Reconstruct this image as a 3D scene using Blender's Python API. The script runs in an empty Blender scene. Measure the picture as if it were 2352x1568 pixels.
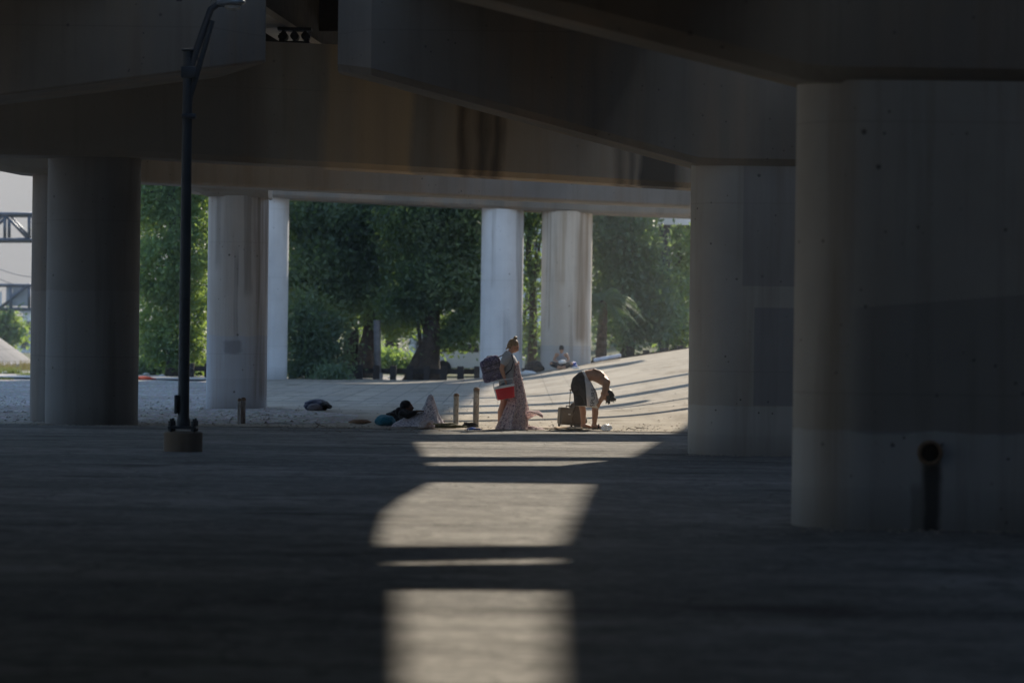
import bpy, bmesh, math, random
import numpy as np
from mathutils import Vector, Matrix, noise
from mathutils.bvhtree import BVHTree
R = math.radians
sc = bpy.context.scene
C = sc.collection

# ------------------------------------------------------------------ camera
PITCH, ROLL, FOC, CAMZ = 0.0018, 0.0128, 116.4, 1.70
cd = bpy.data.cameras.new('camera')
cam = bpy.data.objects.new('camera', cd)
C.objects.link(cam)
CAMM = Matrix.Rotation(math.pi/2 - PITCH, 3, 'X') @ Matrix.Rotation(ROLL, 3, 'Z')
cam.matrix_world = Matrix.Translation((0, 0, CAMZ)) @ CAMM.to_4x4()
cd.lens = FOC
cd.sensor_width = 36
cd.clip_end = 6000
cd.dof.use_dof = True
cd.dof.focus_distance = 60
cd.dof.aperture_fstop = 1.9
sc.camera = cam

# ------------------------------------------------------------------ sky, sun, exposure
SUN_EL, SUN_AZ = 33.0, 20.0
sc.render.engine = 'CYCLES'
sc.view_settings.view_transform = 'Standard'
sc.view_settings.look = 'None'
sc.view_settings.exposure = 1.5
sc.view_settings.gamma = 1.0
sc.cycles.max_bounces = 10
sc.cycles.diffuse_bounces = 6
sc.cycles.transparent_max_bounces = 12
w = bpy.data.worlds.new('World')
sc.world = w
w.use_nodes = True
sky = w.node_tree.nodes.new('ShaderNodeTexSky')
sky.sky_type = 'NISHITA'
sky.sun_disc = False
sky.sun_elevation = R(SUN_EL)
sky.sun_rotation = R(SUN_AZ)
sky.air_density = 1.0
sky.dust_density = 0.2
sky.ozone_density = 3.0
# sky brightness compressed to flatten the glare round the sun
def wn(typ, **k):
    q = w.node_tree.nodes.new(typ)
    for a, b in k.items(): setattr(q, a, b)
    return q
squash = wn('ShaderNodeVectorMath', operation='MULTIPLY_ADD')
squash.inputs[1].default_value = (.09, .09, .09); squash.inputs[2].default_value = (1, 1, 1)
thin = wn('ShaderNodeVectorMath', operation='DIVIDE')
w.node_tree.links.new(sky.outputs[0], squash.inputs[0])
w.node_tree.links.new(sky.outputs[0], thin.inputs[0])
w.node_tree.links.new(squash.outputs[0], thin.inputs[1])
# grey band added low over the horizon to dim the sky there
tcw = wn('ShaderNodeTexCoord'); sxw = wn('ShaderNodeSeparateXYZ'); mrw = wn('ShaderNodeMapRange', interpolation_type='SMOOTHSTEP')
w.node_tree.links.new(tcw.outputs['Generated'], sxw.inputs[0]); w.node_tree.links.new(sxw.outputs[2], mrw.inputs[0])
mrw.inputs[1].default_value = .06; mrw.inputs[2].default_value = .24; mrw.inputs[3].default_value = 0; mrw.inputs[4].default_value = 1
nzw = wn('ShaderNodeTexNoise'); nzw.inputs['Scale'].default_value = 5; nzw.inputs['Detail'].default_value = 5
mpw = wn('ShaderNodeMapping'); mpw.inputs['Scale'].default_value = (1, 1, 6)
w.node_tree.links.new(tcw.outputs['Generated'], mpw.inputs[0]); w.node_tree.links.new(mpw.outputs[0], nzw.inputs[0])
bkw = wn('ShaderNodeMix', data_type='RGBA'); bkw.inputs[6].default_value = (.80, .80, .82, 1); bkw.inputs[7].default_value = (1.30, 1.27, 1.24, 1)
w.node_tree.links.new(nzw.outputs[0], bkw.inputs[0])
mxw = wn('ShaderNodeMix', data_type='RGBA')
w.node_tree.links.new(mrw.outputs[0], mxw.inputs[0]); w.node_tree.links.new(bkw.outputs[2], mxw.inputs[6]); w.node_tree.links.new(thin.outputs[0], mxw.inputs[7])
w.node_tree.links.new(mxw.outputs[2], w.node_tree.nodes['Background'].inputs[0])
w.node_tree.nodes['Background'].inputs[1].default_value = 0.15
SUN = Vector((math.sin(R(SUN_AZ))*math.cos(R(SUN_EL)), math.cos(R(SUN_AZ))*math.cos(R(SUN_EL)), math.sin(R(SUN_EL))))
sl = bpy.data.lights.new('sun', 'SUN')
sl.energy = 2.9
sl.angle = R(0.95)
sl.color = (1.0, 0.89, 0.73)
so = bpy.data.objects.new('sun', sl)
so.rotation_euler = (-SUN).to_track_quat('-Z', 'Y').to_euler()
so.location = (0, 0, 60)
C.objects.link(so)


def at(u, v, Y):
    """the point at distance Y that the photograph shows at (u, v), on a 2352 x 1568 sheet"""
    k = 36/2352/FOC
    d = CAMM @ Vector(((u-1176)*k, -(v-784)*k, -1))
    d = d*(Y/d.y)
    return Vector((d.x, d.y, d.z+CAMZ))


# ------------------------------------------------------------------ objects
ORG = {}


def tag(o, label=None, cat=None, group=None, kind=None):
    if label: o['label'] = label
    if cat: o['category'] = cat
    if group: o['group'] = group
    if kind: o['kind'] = kind
    return o


def thing(name, loc, label, cat, group=None):
    o = bpy.data.objects.new(name, None)
    C.objects.link(o)
    o.location = loc
    o.empty_display_size = .2
    ORG[o] = Vector(loc)
    return tag(o, label, cat, group)


class MB:
    def __init__(s):
        s.v = []; s.f = []; s.m = []; s.mi = 0

    def add(s, vs, fs):
        n = len(s.v)
        s.v += [tuple(p) for p in vs]
        s.f += [tuple(i+n for i in f) for f in fs]
        s.m += [s.mi]*len(fs)
        return s

    def box(s, c, d, M=None, bev=0.0, seg=2):
        bm = bmesh.new()
        bmesh.ops.create_cube(bm, size=1)
        for q in bm.verts:
            q.co = Vector((q.co.x*d[0], q.co.y*d[1], q.co.z*d[2]))
        if bev:
            bmesh.ops.bevel(bm, geom=bm.edges[:], offset=bev, segments=seg, affect='EDGES', profile=.5)
        bm.verts.index_update()
        c = Vector(c)
        vs = [(M @ q.co if M else q.co)+c for q in bm.verts]
        fs = [[q.index for q in f.verts] for f in bm.faces]
        bm.free()
        return s.add(vs, fs)

    def tube(s, path, rad, n=12, side=None, cap=True):
        path = [Vector(p) for p in path]
        k = len(path)
        if not isinstance(rad, (list, tuple)): rad = [rad]*k
        rings = []
        prev = None
        for i in range(k):
            t = (path[min(i+1, k-1)]-path[max(i-1, 0)]).normalized()
            if side is not None:
                a = Vector(side)
            elif prev is not None:
                a = prev
            else:
                a = Vector((0, 1, 0)) if abs(t.y) < .9 else Vector((1, 0, 0))
            a = (a-t*a.dot(t)).normalized()
            prev = a
            b = t.cross(a)
            r = rad[i]
            ra, rb = (r if isinstance(r, (list, tuple)) else (r, r))
            rings.append([path[i]+a*(ra*math.cos(2*math.pi*j/n))+b*(rb*math.sin(2*math.pi*j/n)) for j in range(n)])
        vs = [p for r in rings for p in r]
        fs = []
        for i in range(k-1):
            for j in range(n):
                j2 = (j+1) % n
                fs.append((i*n+j, i*n+j2, (i+1)*n+j2, (i+1)*n+j))
        if cap:
            fs.append(tuple(reversed(range(n))))
            fs.append(tuple((k-1)*n+j for j in range(n)))
        return s.add(vs, fs)

    def ball(s, c, r, M=None, nu=16, nv=10):
        c = Vector(c)
        if not isinstance(r, (list, tuple)): r = (r, r, r)
        vs = []
        for i in range(nv+1):
            th = math.pi*i/nv
            for j in range(nu):
                ph = 2*math.pi*j/nu
                p = Vector((r[0]*math.sin(th)*math.cos(ph), r[1]*math.sin(th)*math.sin(ph), r[2]*math.cos(th)))
                vs.append((M @ p if M else p)+c)
        fs = []
        for i in range(nv):
            for j in range(nu):
                j2 = (j+1) % nu
                if i == 0: fs.append((0, (i+1)*nu+j, (i+1)*nu+j2))
                elif i == nv-1: fs.append((i*nu+j, (i+1)*nu, i*nu+j2))
                else: fs.append((i*nu+j, (i+1)*nu+j, (i+1)*nu+j2, i*nu+j2))
        # poles: reuse first vertex of the pole rings
        return s.add(vs, fs)

    def limb(s, path, rad, n=12, side=None):
        """tube with round ends and round joints"""
        s.tube(path, rad, n, side)
        for i in (0, len(path)-1):
            r = rad[i] if isinstance(rad, (list, tuple)) else rad
            rr = min(r) if isinstance(r, (list, tuple)) else r
            s.ball(path[i], rr*.98, nu=12, nv=8)
        return s

    def prism(s, poly, z0, z1):
        n = len(poly)
        vs = [(p[0], p[1], z0) for p in poly]+[(p[0], p[1], z1) for p in poly]
        fs = [tuple(reversed(range(n))), tuple(range(n, 2*n))]+[(i, (i+1) % n, n+(i+1) % n, n+i) for i in range(n)]
        return s.add(vs, fs)

    def loft(s, rings):
        n = len(rings[0]); k = len(rings)
        vs = [p for r in rings for p in r]
        fs = []
        for i in range(k-1):
            for j in range(n):
                j2 = (j+1) % n
                fs.append((i*n+j, (i+1)*n+j, (i+1)*n+j2, i*n+j2))
        fs.append(tuple(range(n)))
        fs.append(tuple(reversed([(k-1)*n+j for j in range(n)])))
        return s.add(vs, fs)

    def grid(s, fn, us, vs_):
        nu, nv = len(us), len(vs_)
        P = [fn(u, v) for v in vs_ for u in us]
        fs = [(j*nu+i, j*nu+i+1, (j+1)*nu+i+1, (j+1)*nu+i) for j in range(nv-1) for i in range(nu-1)]
        return s.add(P, fs)

    def mesh(s, name='mesh', off=Vector((0, 0, 0))):
        me = bpy.data.meshes.new(name)
        me.from_pydata([(p[0]-off[0], p[1]-off[1], p[2]-off[2]) for p in s.v], [], s.f)
        me.polygons.foreach_set('material_index', s.m)
        me.update()
        return me

    def build(s, name, mats, parent=None, org=None, smooth=False):
        off = ORG[parent] if parent else Vector(org or (0, 0, 0))
        me = s.mesh(name, off)
        return link(name, me, mats, parent, off, smooth)


def link(name, me, mats, parent=None, off=Vector((0, 0, 0)), smooth=False):
    o = bpy.data.objects.new(name, me)
    me.name = name
    if not isinstance(mats, (list, tuple)): mats = [mats]
    me.materials.clear()
    for m in mats: me.materials.append(m)
    C.objects.link(o)
    if parent: o.parent = parent
    else: o.location = off
    ORG[o] = Vector(off)
    if smooth:
        if smooth is True:
            me.polygons.foreach_set('use_smooth', [True]*len(me.polygons))
        else:
            me.polygons.foreach_set('use_smooth', [True]*len(me.polygons))
            try: me.set_sharp_from_angle(angle=R(smooth))
            except Exception: pass
    me.update()
    return o


def fuse(mb, voxel, it=4):
    """one continuous surface out of the overlapping limbs in mb"""
    me = mb.mesh('tmp')
    o = bpy.data.objects.new('tmp', me)
    C.objects.link(o)
    r = o.modifiers.new('r', 'REMESH')
    r.mode = 'VOXEL'; r.voxel_size = voxel; r.use_smooth_shade = True
    if it:
        q = o.modifiers.new('s', 'SMOOTH')
        q.factor = .5; q.iterations = it
    dg = bpy.context.evaluated_depsgraph_get()
    out = bpy.data.meshes.new_from_object(o.evaluated_get(dg))
    bpy.data.objects.remove(o)
    bpy.data.meshes.remove(me)
    out.polygons.foreach_set('material_index', [0]*len(out.polygons))
    return out


def part(name, mb, mats, parent, voxel=None, it=4, local=None):
    """fused part; coordinates are world unless local (root-local) is set"""
    off = ORG[parent]
    if local is None:
        mb.v = [(p[0]-off[0], p[1]-off[1], p[2]-off[2]) for p in mb.v]
    me = fuse(mb, voxel, it) if voxel else mb.mesh(name)
    return link(name, me, mats, parent, off, True)


# ------------------------------------------------------------------ materials
class NT:
    def __init__(s, name):
        s.m = bpy.data.materials.new(name)
        s.m.use_nodes = True
        s.t = s.m.node_tree
        s.b = s.t.nodes['Principled BSDF']
        s.out = s.t.nodes['Material Output']
        s._p = None

    def n(s, typ, **k):
        q = s.t.nodes.new(typ)
        for a, b in k.items(): setattr(q, a, b)
        return q

    def put(s, sock, v):
        if isinstance(v, bpy.types.NodeSocket): s.t.links.new(v, sock)
        elif isinstance(v, (tuple, list)) and len(v) == 3 and sock.type == 'RGBA': sock.default_value = (*v, 1)
        else: sock.default_value = v

    def math(s, op, a, b=0.0, c=None, clamp=False):
        q = s.n('ShaderNodeMath', operation=op, use_clamp=clamp)
        s.put(q.inputs[0], a); s.put(q.inputs[1], b)
        if c is not None: s.put(q.inputs[2], c)
        return q.outputs[0]

    def pos(s):
        if s._p is None:
            s._g = s.n('ShaderNodeNewGeometry')
            s._p = s._g.outputs['Position']
            s._x = s.n('ShaderNodeSeparateXYZ')
            s.put(s._x.inputs[0], s._p)
        return s._p

    def xyz(s):
        s.pos()
        return s._x.outputs

    def obj(s):
        return s.n('ShaderNodeTexCoord').outputs['Object']

    def map(s, vec, scale=(1, 1, 1), rot=(0, 0, 0), loc=(0, 0, 0)):
        q = s.n('ShaderNodeMapping')
        s.put(q.inputs[0], vec)
        q.inputs['Scale'].default_value = scale
        q.inputs['Rotation'].default_value = rot
        q.inputs['Location'].default_value = loc
        return q.outputs[0]

    def noise(s, vec, scale, detail=4, rough=.55, dist=0.0):
        q = s.n('ShaderNodeTexNoise')
        s.put(q.inputs['Vector'], vec)
        q.inputs['Scale'].default_value = scale
        q.inputs['Detail'].default_value = detail
        q.inputs['Roughness'].default_value = rough
        q.inputs['Distortion'].default_value = dist
        return q.outputs[0]

    def voro(s, vec, scale, feat='F1', out=0, rand=1.0):
        q = s.n('ShaderNodeTexVoronoi', feature=feat)
        s.put(q.inputs['Vector'], vec)
        q.inputs['Scale'].default_value = scale
        q.inputs['Randomness'].default_value = rand
        return q.outputs[out]

    def ramp(s, f, stops, interp='LINEAR'):
        q = s.n('ShaderNodeValToRGB')
        q.color_ramp.interpolation = interp
        e = q.color_ramp.elements
        while len(e) < len(stops): e.new(.5)
        for i, (p, c) in enumerate(stops):
            e[i].position = p
            e[i].color = (c, c, c, 1) if not isinstance(c, (tuple, list)) else (*c, 1)
        s.put(q.inputs[0], f)
        return q.outputs[0]

    def step(s, f, a, b):
        q = s.n('ShaderNodeMapRange', interpolation_type='SMOOTHSTEP')
        s.put(q.inputs[0], f)
        q.inputs[1].default_value = a; q.inputs[2].default_value = b
        q.inputs[3].default_value = 0; q.inputs[4].default_value = 1
        if a > b:
            q.inputs[1].default_value = b; q.inputs[2].default_value = a
            q.inputs[3].default_value = 1; q.inputs[4].default_value = 0
        return q.outputs[0]

    def mix(s, f, a, b, mode='MIX'):
        q = s.n('ShaderNodeMix', data_type='RGBA', blend_type=mode, clamp_factor=True)
        s.put(q.inputs[0], f)
        s.put(q.inputs[6], a); s.put(q.inputs[7], b)
        return q.outputs[2]

    def bump(s, h, strength=.3, dist=.02):
        q = s.n('ShaderNodeBump')
        q.inputs['Strength'].default_value = strength
        q.inputs['Distance'].default_value = dist
        s.put(q.inputs['Height'], h)
        s.put(s.b.inputs['Normal'], q.outputs[0])

    def done(s, col, rough=.8, metal=0.0, spec=.3):
        s.put(s.b.inputs['Base Color'], col)
        s.put(s.b.inputs['Roughness'], rough)
        s.put(s.b.inputs['Metallic'], metal)
        s.b.inputs['Specular IOR Level'].default_value = spec
        return s.m


def concrete(name, base=(.36, .34, .31), zp=None, paint=(.36, .36, .37), streak=.5, seed=0.0, extra=None, holes=1.0, warm=.25):
    t = NT(name)
    p = t.map(t.pos(), loc=(seed, seed*.7, 0))
    x, y, z = t.xyz()
    big = t.noise(p, .45, 5, .6)
    col = t.mix(t.ramp(big, [(.3, 0), (.7, 1)]), tuple(c*.82 for c in base), tuple(c*1.12 for c in base))
    if zp is not None:
        wob = t.math('MULTIPLY_ADD', t.noise(p, 2.2, 3), .10, -.05)
        zz = t.math('ADD', z, wob)
        f = t.step(zz, zp+.012, zp-.012)
        col = t.mix(t.math('MULTIPLY', f, .85), col, paint)
        f2 = t.step(zz, zp*.42+.01, zp*.42-.01)
        col = t.mix(t.math('MULTIPLY', f2, .5), col, tuple(c*.86 for c in paint))
    # rain streaks
    st = t.noise(t.map(p, scale=(3.0, 3.0, .16)), 1.0, 5, .62)
    st = t.math('MULTIPLY', t.ramp(st, [(.5, 0), (.72, 1)]), streak)
    col = t.mix(st, col, tuple(c*f for c, f in zip(base, (.42, .38, .33))))
    wm = t.noise(t.map(p, scale=(1.3, 1.3, .1), loc=(9, 3, 1)), 1.0, 3)
    col = t.mix(t.math('MULTIPLY', t.ramp(wm, [(.5, 0), (.68, 1)]), warm), col, (.30, .20, .12))
    # board joints of the formwork
    jt = t.math('ABSOLUTE', t.math('SUBTRACT', t.math('FRACT', t.math('MULTIPLY', z, .41)), .5))
    col = t.mix(t.math('MULTIPLY', t.step(jt, .006, .0), .35), col, tuple(c*.5 for c in base))
    # grime at the foot
    gr = t.math('MULTIPLY', t.step(t.math('ADD', z, t.math('MULTIPLY', big, .5)), .75, .1), .45)
    col = t.mix(gr, col, (.10, .09, .08))
    # bug holes and chips
    v = t.voro(p, 7.0)
    sel = t.noise(p, 2.3, 2)
    hole = t.math('MULTIPLY', t.step(v, .12, .07), t.step(sel, .49, .57))
    v2 = t.voro(t.map(p, loc=(3, 1, 2)), 2.6)
    hole2 = t.math('MULTIPLY', t.step(v2, .085, .04), t.step(t.noise(p, 1.1, 2), .47, .53))
    hole = t.math('MULTIPLY', t.math('MAXIMUM', hole, hole2), holes)
    col = t.mix(t.math('MULTIPLY', hole, .75), col, (.06, .055, .05))
    if extra: col = extra(t, col, x, y, z, p)
    fine = t.noise(p, 28, 4)
    t.bump(t.math('SUBTRACT', fine, t.math('MULTIPLY', hole, 2.0)), .25, .02)
    return t.done(col, .88, spec=.25)


def simple(name, col, rough=.8, metal=0.0, var=.25, scale=6.0, spec=.3, bump=0.0):
    t = NT(name)
    p = t.pos()
    n = t.noise(p, scale, 5, .6)
    c = t.mix(t.ramp(n, [(.3, 0), (.7, 1)]), tuple(q*(1-var) for q in col), tuple(min(1, q*(1+var)) for q in col))
    if bump: t.bump(t.noise(p, scale*6, 4), bump, .01)
    return t.done(c, rough, metal, spec)

# ------------------------------------------------------------------ terrain
def ss(a, b, x):
    t = max(0, min(1, (x-a)/(b-a)))
    return t*t*(3-2*t)


def tz(x, y):
    s = x-(3.4-(max(y, 60)-60)*.0845)
    z = .165*((math.sqrt(s*s+2.25)+s)/2)
    z = min(z, 6.5)*ss(58, 68, y)
    if y > 118: z -= .45*ss(118, 127, y)*ss(-6, 0, x)
    return z


def lerp(tab, q):
    if q <= tab[0][0]: return tab[0][1]
    for (a, b), (c, d) in zip(tab, tab[1:]):
        if q <= c: return b+(d-b)*(q-a)/(c-a)
    return tab[-1][1]


XL = [(59.2, -10), (60.3, -9.6), (60.9, -4.2), (63, -3.0), (68, -3.4), (73, -5.3), (78, -6.9), (85, -7.6), (118, -9.6), (121, -9.7)]


def gravel_h(x, y):
    return .035*noise.noise((x*1.3, y*1.3, 0))+.02*noise.noise((x*4, y*4, 3))


def ground_z(x, y):
    z = tz(x, y)
    if 59 < y < 122:
        d = x-lerp(XL, y)
        z += .035*ss(-1.2, -.2, d)*(1-ss(.1, .5, d)) if d < .5 and y > 60.5 else 0
        if d > .1: z -= .06*ss(.1, .6, d)
        elif d <= 0: z += gravel_h(x, y)*ss(59.2, 62, y)*(1-ss(-.6, 0, d))
    elif y <= 59: z -= .03
    return z


def gp(u, v, z=0.0):
    k = 36/2352/FOC
    d = CAMM @ Vector(((u-1176)*k, -(v-784)*k, -1))
    return Vector((0, 0, CAMZ))+d*((z-CAMZ)/d.z)


def on(u, v, Y):
    """point standing on the ground at distance Y below pixel column u"""
    p = at(u, v, Y)
    return Vector((p.x, Y, tz(p.x, Y)))


def mat_gravel():
    t = NT('gravel')
    p = t.pos(); x, y, z = t.xyz()
    n1 = t.noise(p, 9, 6, .7); n2 = t.noise(p, .5, 4); v = t.voro(p, 14, out=1)
    c = t.mix(t.ramp(n1, [(.38, 0), (.6, 1)]), (.13, .12, .11), (.48, .46, .44))
    dk = t.voro(t.map(p, scale=(1, .6, 1)), 2.3)
    c = t.mix(t.math('MULTIPLY', t.step(dk, .26, .12), t.math('MULTIPLY', t.step(t.noise(p, 1.0, 3), .45, .6), .8)), c, (.07, .06, .05))
    c = t.mix(t.math('MULTIPLY', t.ramp(n2, [(.42, 0), (.66, 1)]), .55), c, (.20, .18, .16))
    c = t.mix(.18, c, v, 'OVERLAY')
    far = t.step(y, 128, 140)
    c = t.mix(far, c, t.mix(n2, (.07, .08, .04), (.14, .13, .08)))
    t.bump(t.noise(p, 12, 5), .6, .05)
    return t.done(c, .95, spec=.05)


def mat_road():
    t = NT('road')
    p = t.pos(); x, y, z = t.xyz()
    lanes = t.noise(t.map(p, scale=(.09, .4, 1), rot=(0, 0, .03)), 1.0, 6, .65)
    mot = t.noise(p, 1.5, 6, .68, .4)
    mid = t.noise(t.map(p, scale=(1, 1.25, 1)), 6.0, 5, .7)
    patch = t.noise(t.map(p, scale=(.35, .6, 1)), 1.0, 5, .6)
    c = t.mix(t.ramp(lanes, [(.38, 0), (.6, 1)]), (.14, .137, .132), (.27, .26, .242))
    c = t.mix(t.math('MULTIPLY', t.ramp(mot, [(.38, 1), (.54, 0)]), .7), c, (.095, .092, .086))
    c = t.mix(t.math('MULTIPLY', t.ramp(mid, [(.5, 0), (.64, 1)]), .55), c, (.40, .38, .345))
    c = t.mix(t.math('MULTIPLY', t.ramp(mid, [(.34, 1), (.46, 0)]), .5), c, (.06, .058, .054))
    c = t.mix(t.math('MULTIPLY', t.ramp(patch, [(.5, 0), (.58, 1)]), .4), c, (.15, .145, .135))
    fine = t.noise(p, 26, 5, .75)
    c = t.mix(t.math('MULTIPLY', t.ramp(fine, [(.48, 0), (.7, 1)]), .5), c, (.38, .362, .335))
    tar = t.noise(t.map(p, scale=(.12, 1.6, 1), rot=(0, 0, -.05), loc=(2, 7, 0)), 1.0, 3, .5, .6)
    c = t.mix(t.math('MULTIPLY', t.step(t.math('ABSOLUTE', t.math('SUBTRACT', tar, .5)), .016, .005), .35), c, (.03, .03, .03))
    wp = t.n('ShaderNodeVectorMath', operation='ADD'); nzv = t.n('ShaderNodeTexNoise'); nzv.inputs['Scale'].default_value = 1.5; t.put(nzv.inputs['Vector'], p)
    t.put(wp.inputs[0], p); t.put(wp.inputs[1], nzv.outputs['Color'])
    crk = t.voro(wp.outputs[0], .42, 'DISTANCE_TO_EDGE')
    c = t.mix(t.math('MULTIPLY', t.step(crk, .010, .003), .45), c, (.045, .043, .04))
    spill = t.noise(t.map(p, scale=(.35, .8, 1), loc=(5, 2, 0)), 1.0, 3)
    c = t.mix(t.math('MULTIPLY', t.ramp(spill, [(.58, 0), (.68, 1)]), .65), c, (.05, .048, .045))
    t.bump(t.math('ADD', t.noise(p, 34, 5, .75), t.math('MULTIPLY', mid, 2.0)), .6, .03)
    return t.done(c, .95, spec=.06)


def mat_slope():
    t = NT('paved_slope')
    p = t.pos(); x, y, z = t.xyz()
    n1 = t.noise(p, .7, 5); n2 = t.noise(p, 14, 5, .7)
    c = t.mix(t.ramp(n1, [(.3, 0), (.7, 1)]), (.27, .24, .195), (.40, .36, .30))
    c = t.mix(t.math('MULTIPLY', t.ramp(n2, [(.4, 0), (.75, 1)]), .45), c, (.20, .18, .15))
    wash = t.noise(t.map(p, scale=(1.2, .09, 1), rot=(0, 0, .12)), 1.0, 5, .65)
    c = t.mix(t.math('MULTIPLY', t.ramp(wash, [(.52, 0), (.7, 1)]), .5), c, (.17, .15, .125))
    dirt = t.noise(t.map(p, scale=(.9, .25, 1), loc=(4, 4, 0)), 1.0, 5, .6)
    c = t.mix(t.math('MULTIPLY', t.ramp(dirt, [(.55, 0), (.66, 1)]), .6), c, (.15, .125, .095))
    # slab joints
    jx = t.math('ABSOLUTE', t.math('SUBTRACT', t.math('FRACT', t.math('MULTIPLY', x, 1.5)), .5))
    yy = t.math('ADD', y, t.math('MULTIPLY', x, -.35))
    jy = t.math('ABSOLUTE', t.math('SUBTRACT', t.math('FRACT', t.math('MULTIPLY', yy, .15)), .5))
    j = t.math('MAXIMUM', t.step(jx, .04, .02), t.step(jy, .05, .03))
    zone = t.math('MULTIPLY', t.step(y, 78, 82), t.step(x, 3.5, -.5))
    wear = t.ramp(t.noise(p, 1.7, 3), [(.35, .25), (.6, 1)])
    c = t.mix(t.math('MULTIPLY', t.math('MULTIPLY', j, zone), t.math('MULTIPLY', wear, .95)), c, (.075, .07, .065))
    cell = t.n('ShaderNodeTexWhiteNoise', noise_dimensions='2D'); cb_ = t.n('ShaderNodeCombineXYZ')
    t.put(cb_.inputs[0], t.math('FLOOR', t.math('ADD', t.math('MULTIPLY', x, 1.5), .5))); t.put(cb_.inputs[1], t.math('FLOOR', t.math('ADD', t.math('MULTIPLY', yy, .15), .5))); t.put(cell.inputs['Vector'], cb_.outputs[0])
    c = t.mix(t.math('MULTIPLY', zone, t.math('MULTIPLY', cell.outputs[0], .45)), c, (.24, .225, .205))
    t.bump(t.noise(p, 18, 5, .65), .5, .03)
    return t.done(c, .95, spec=.06)


def axis(*segs):
    out = []
    for a, b, st in segs:
        n = max(1, round((b-a)/st))
        out += [a+(b-a)*i/n for i in range(n)]
    out.append(segs[-1][1])
    return out


g = MB()
gx = axis((-3000, -200, 700), (-200, -40, 20), (-40, -20, 2), (-20, 16, .4), (16, 40, 2), (40, 200, 20), (200, 3000, 700))
gy = axis((-300, -60, 60), (-60, 56, 6), (56, 124, .5), (124, 140, 2), (140, 260, 20), (260, 4000, 900))
g.grid(lambda x, y: (x, y, ground_z(x, y)), gx, gy)
tag(g.build('ground', mat_gravel(), smooth=True), kind='structure')

g = MB()
g.grid(lambda x, y: (x, y, .004), axis((-45, 45, 5)), axis((-60, 59.3, 5)))
tag(g.build('road', mat_road(), smooth=True), kind='structure')

g = MB()
ys = axis((59.2, 121, .5))
for a, b in zip(ys, ys[1:]):
    cols = 70
    def row(y):
        l = lerp(XL, y)
        l += .25*noise.noise((y*.9, 0, 5))+.12*noise.noise((y*3, 0, 9))
        return [(l+(24-l)*(i/cols)**1.35) for i in range(cols+1)]
    r0, r1 = row(a), row(b)
    vs = [(x, a, tz(x, a)+.012) for x in r0]+[(x, b, tz(x, b)+.012) for x in r1]
    g.add(vs, [(i, i+1, cols+2+i, cols+1+i) for i in range(cols)])
so_ = g.build('paved_slope', mat_slope(), smooth=True)
bm = bmesh.new(); bm.from_mesh(so_.data); bmesh.ops.remove_doubles(bm, verts=bm.verts, dist=.001); bm.to_mesh(so_.data); bm.free()
tag(so_, kind='structure')

# pale path on the far side of the gravel lot
g = MB()
pa = [(x, 113+2.2*noise.noise((x*.12, 0, 0)), 119) for x in axis((-45, -9.4, 1.2))]
g.add([(x, y0, tz(x, y0)+.05) for x, y0, y1 in pa]+[(x, y1, tz(x, y1)+.05) for x, y0, y1 in pa],
      [(i, i+1, len(pa)+i+1, len(pa)+i) for i in range(len(pa)-1)])
tag(g.build('path', simple('path_concrete', (.38, .36, .34), .9, scale=1.2)), kind='structure')

# dark strip painting the shadow line across the road, and worn road paint
m_shade_strip = simple('shade_strip_dark', (.07, .066, .06), .9, scale=2.0)
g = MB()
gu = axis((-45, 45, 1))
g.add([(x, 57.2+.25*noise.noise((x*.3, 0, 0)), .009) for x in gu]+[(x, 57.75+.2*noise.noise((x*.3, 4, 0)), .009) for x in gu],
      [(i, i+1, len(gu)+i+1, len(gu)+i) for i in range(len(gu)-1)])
tag(g.build('road_shade_strip', m_shade_strip), kind='structure')


def mat_paint():
    t = NT('worn_road_paint')
    n = t.noise(t.pos(), 6, 5, .7)
    c = t.mix(t.ramp(n, [(.4, 0), (.6, 1)]), (.15, .145, .135), (.29, .28, .25))
    return t.done(c, .85)


m_paint = mat_paint()
g = MB()
for (a, b, wd) in [((1335, 1138), (1835, 1192), .07), ((395, 1040), (790, 1062), .07), ((1480, 1046), (1830, 1064), .06), ((560, 1016), (760, 1027), .05), ((150, 1004), (600, 1030), .05)]:
    p, q = gp(*a), gp(*b)
    n = Vector((-(q-p).y, (q-p).x, 0)).normalized()*wd*.5
    g.add([(p-n).to_tuple()[:2]+(.0085,), (q-n).to_tuple()[:2]+(.0085,), (q+n).to_tuple()[:2]+(.0085,), (p+n).to_tuple()[:2]+(.0085,)], [(0, 1, 2, 3)])
tag(g.build('road_marking', m_paint), kind='structure')

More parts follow.
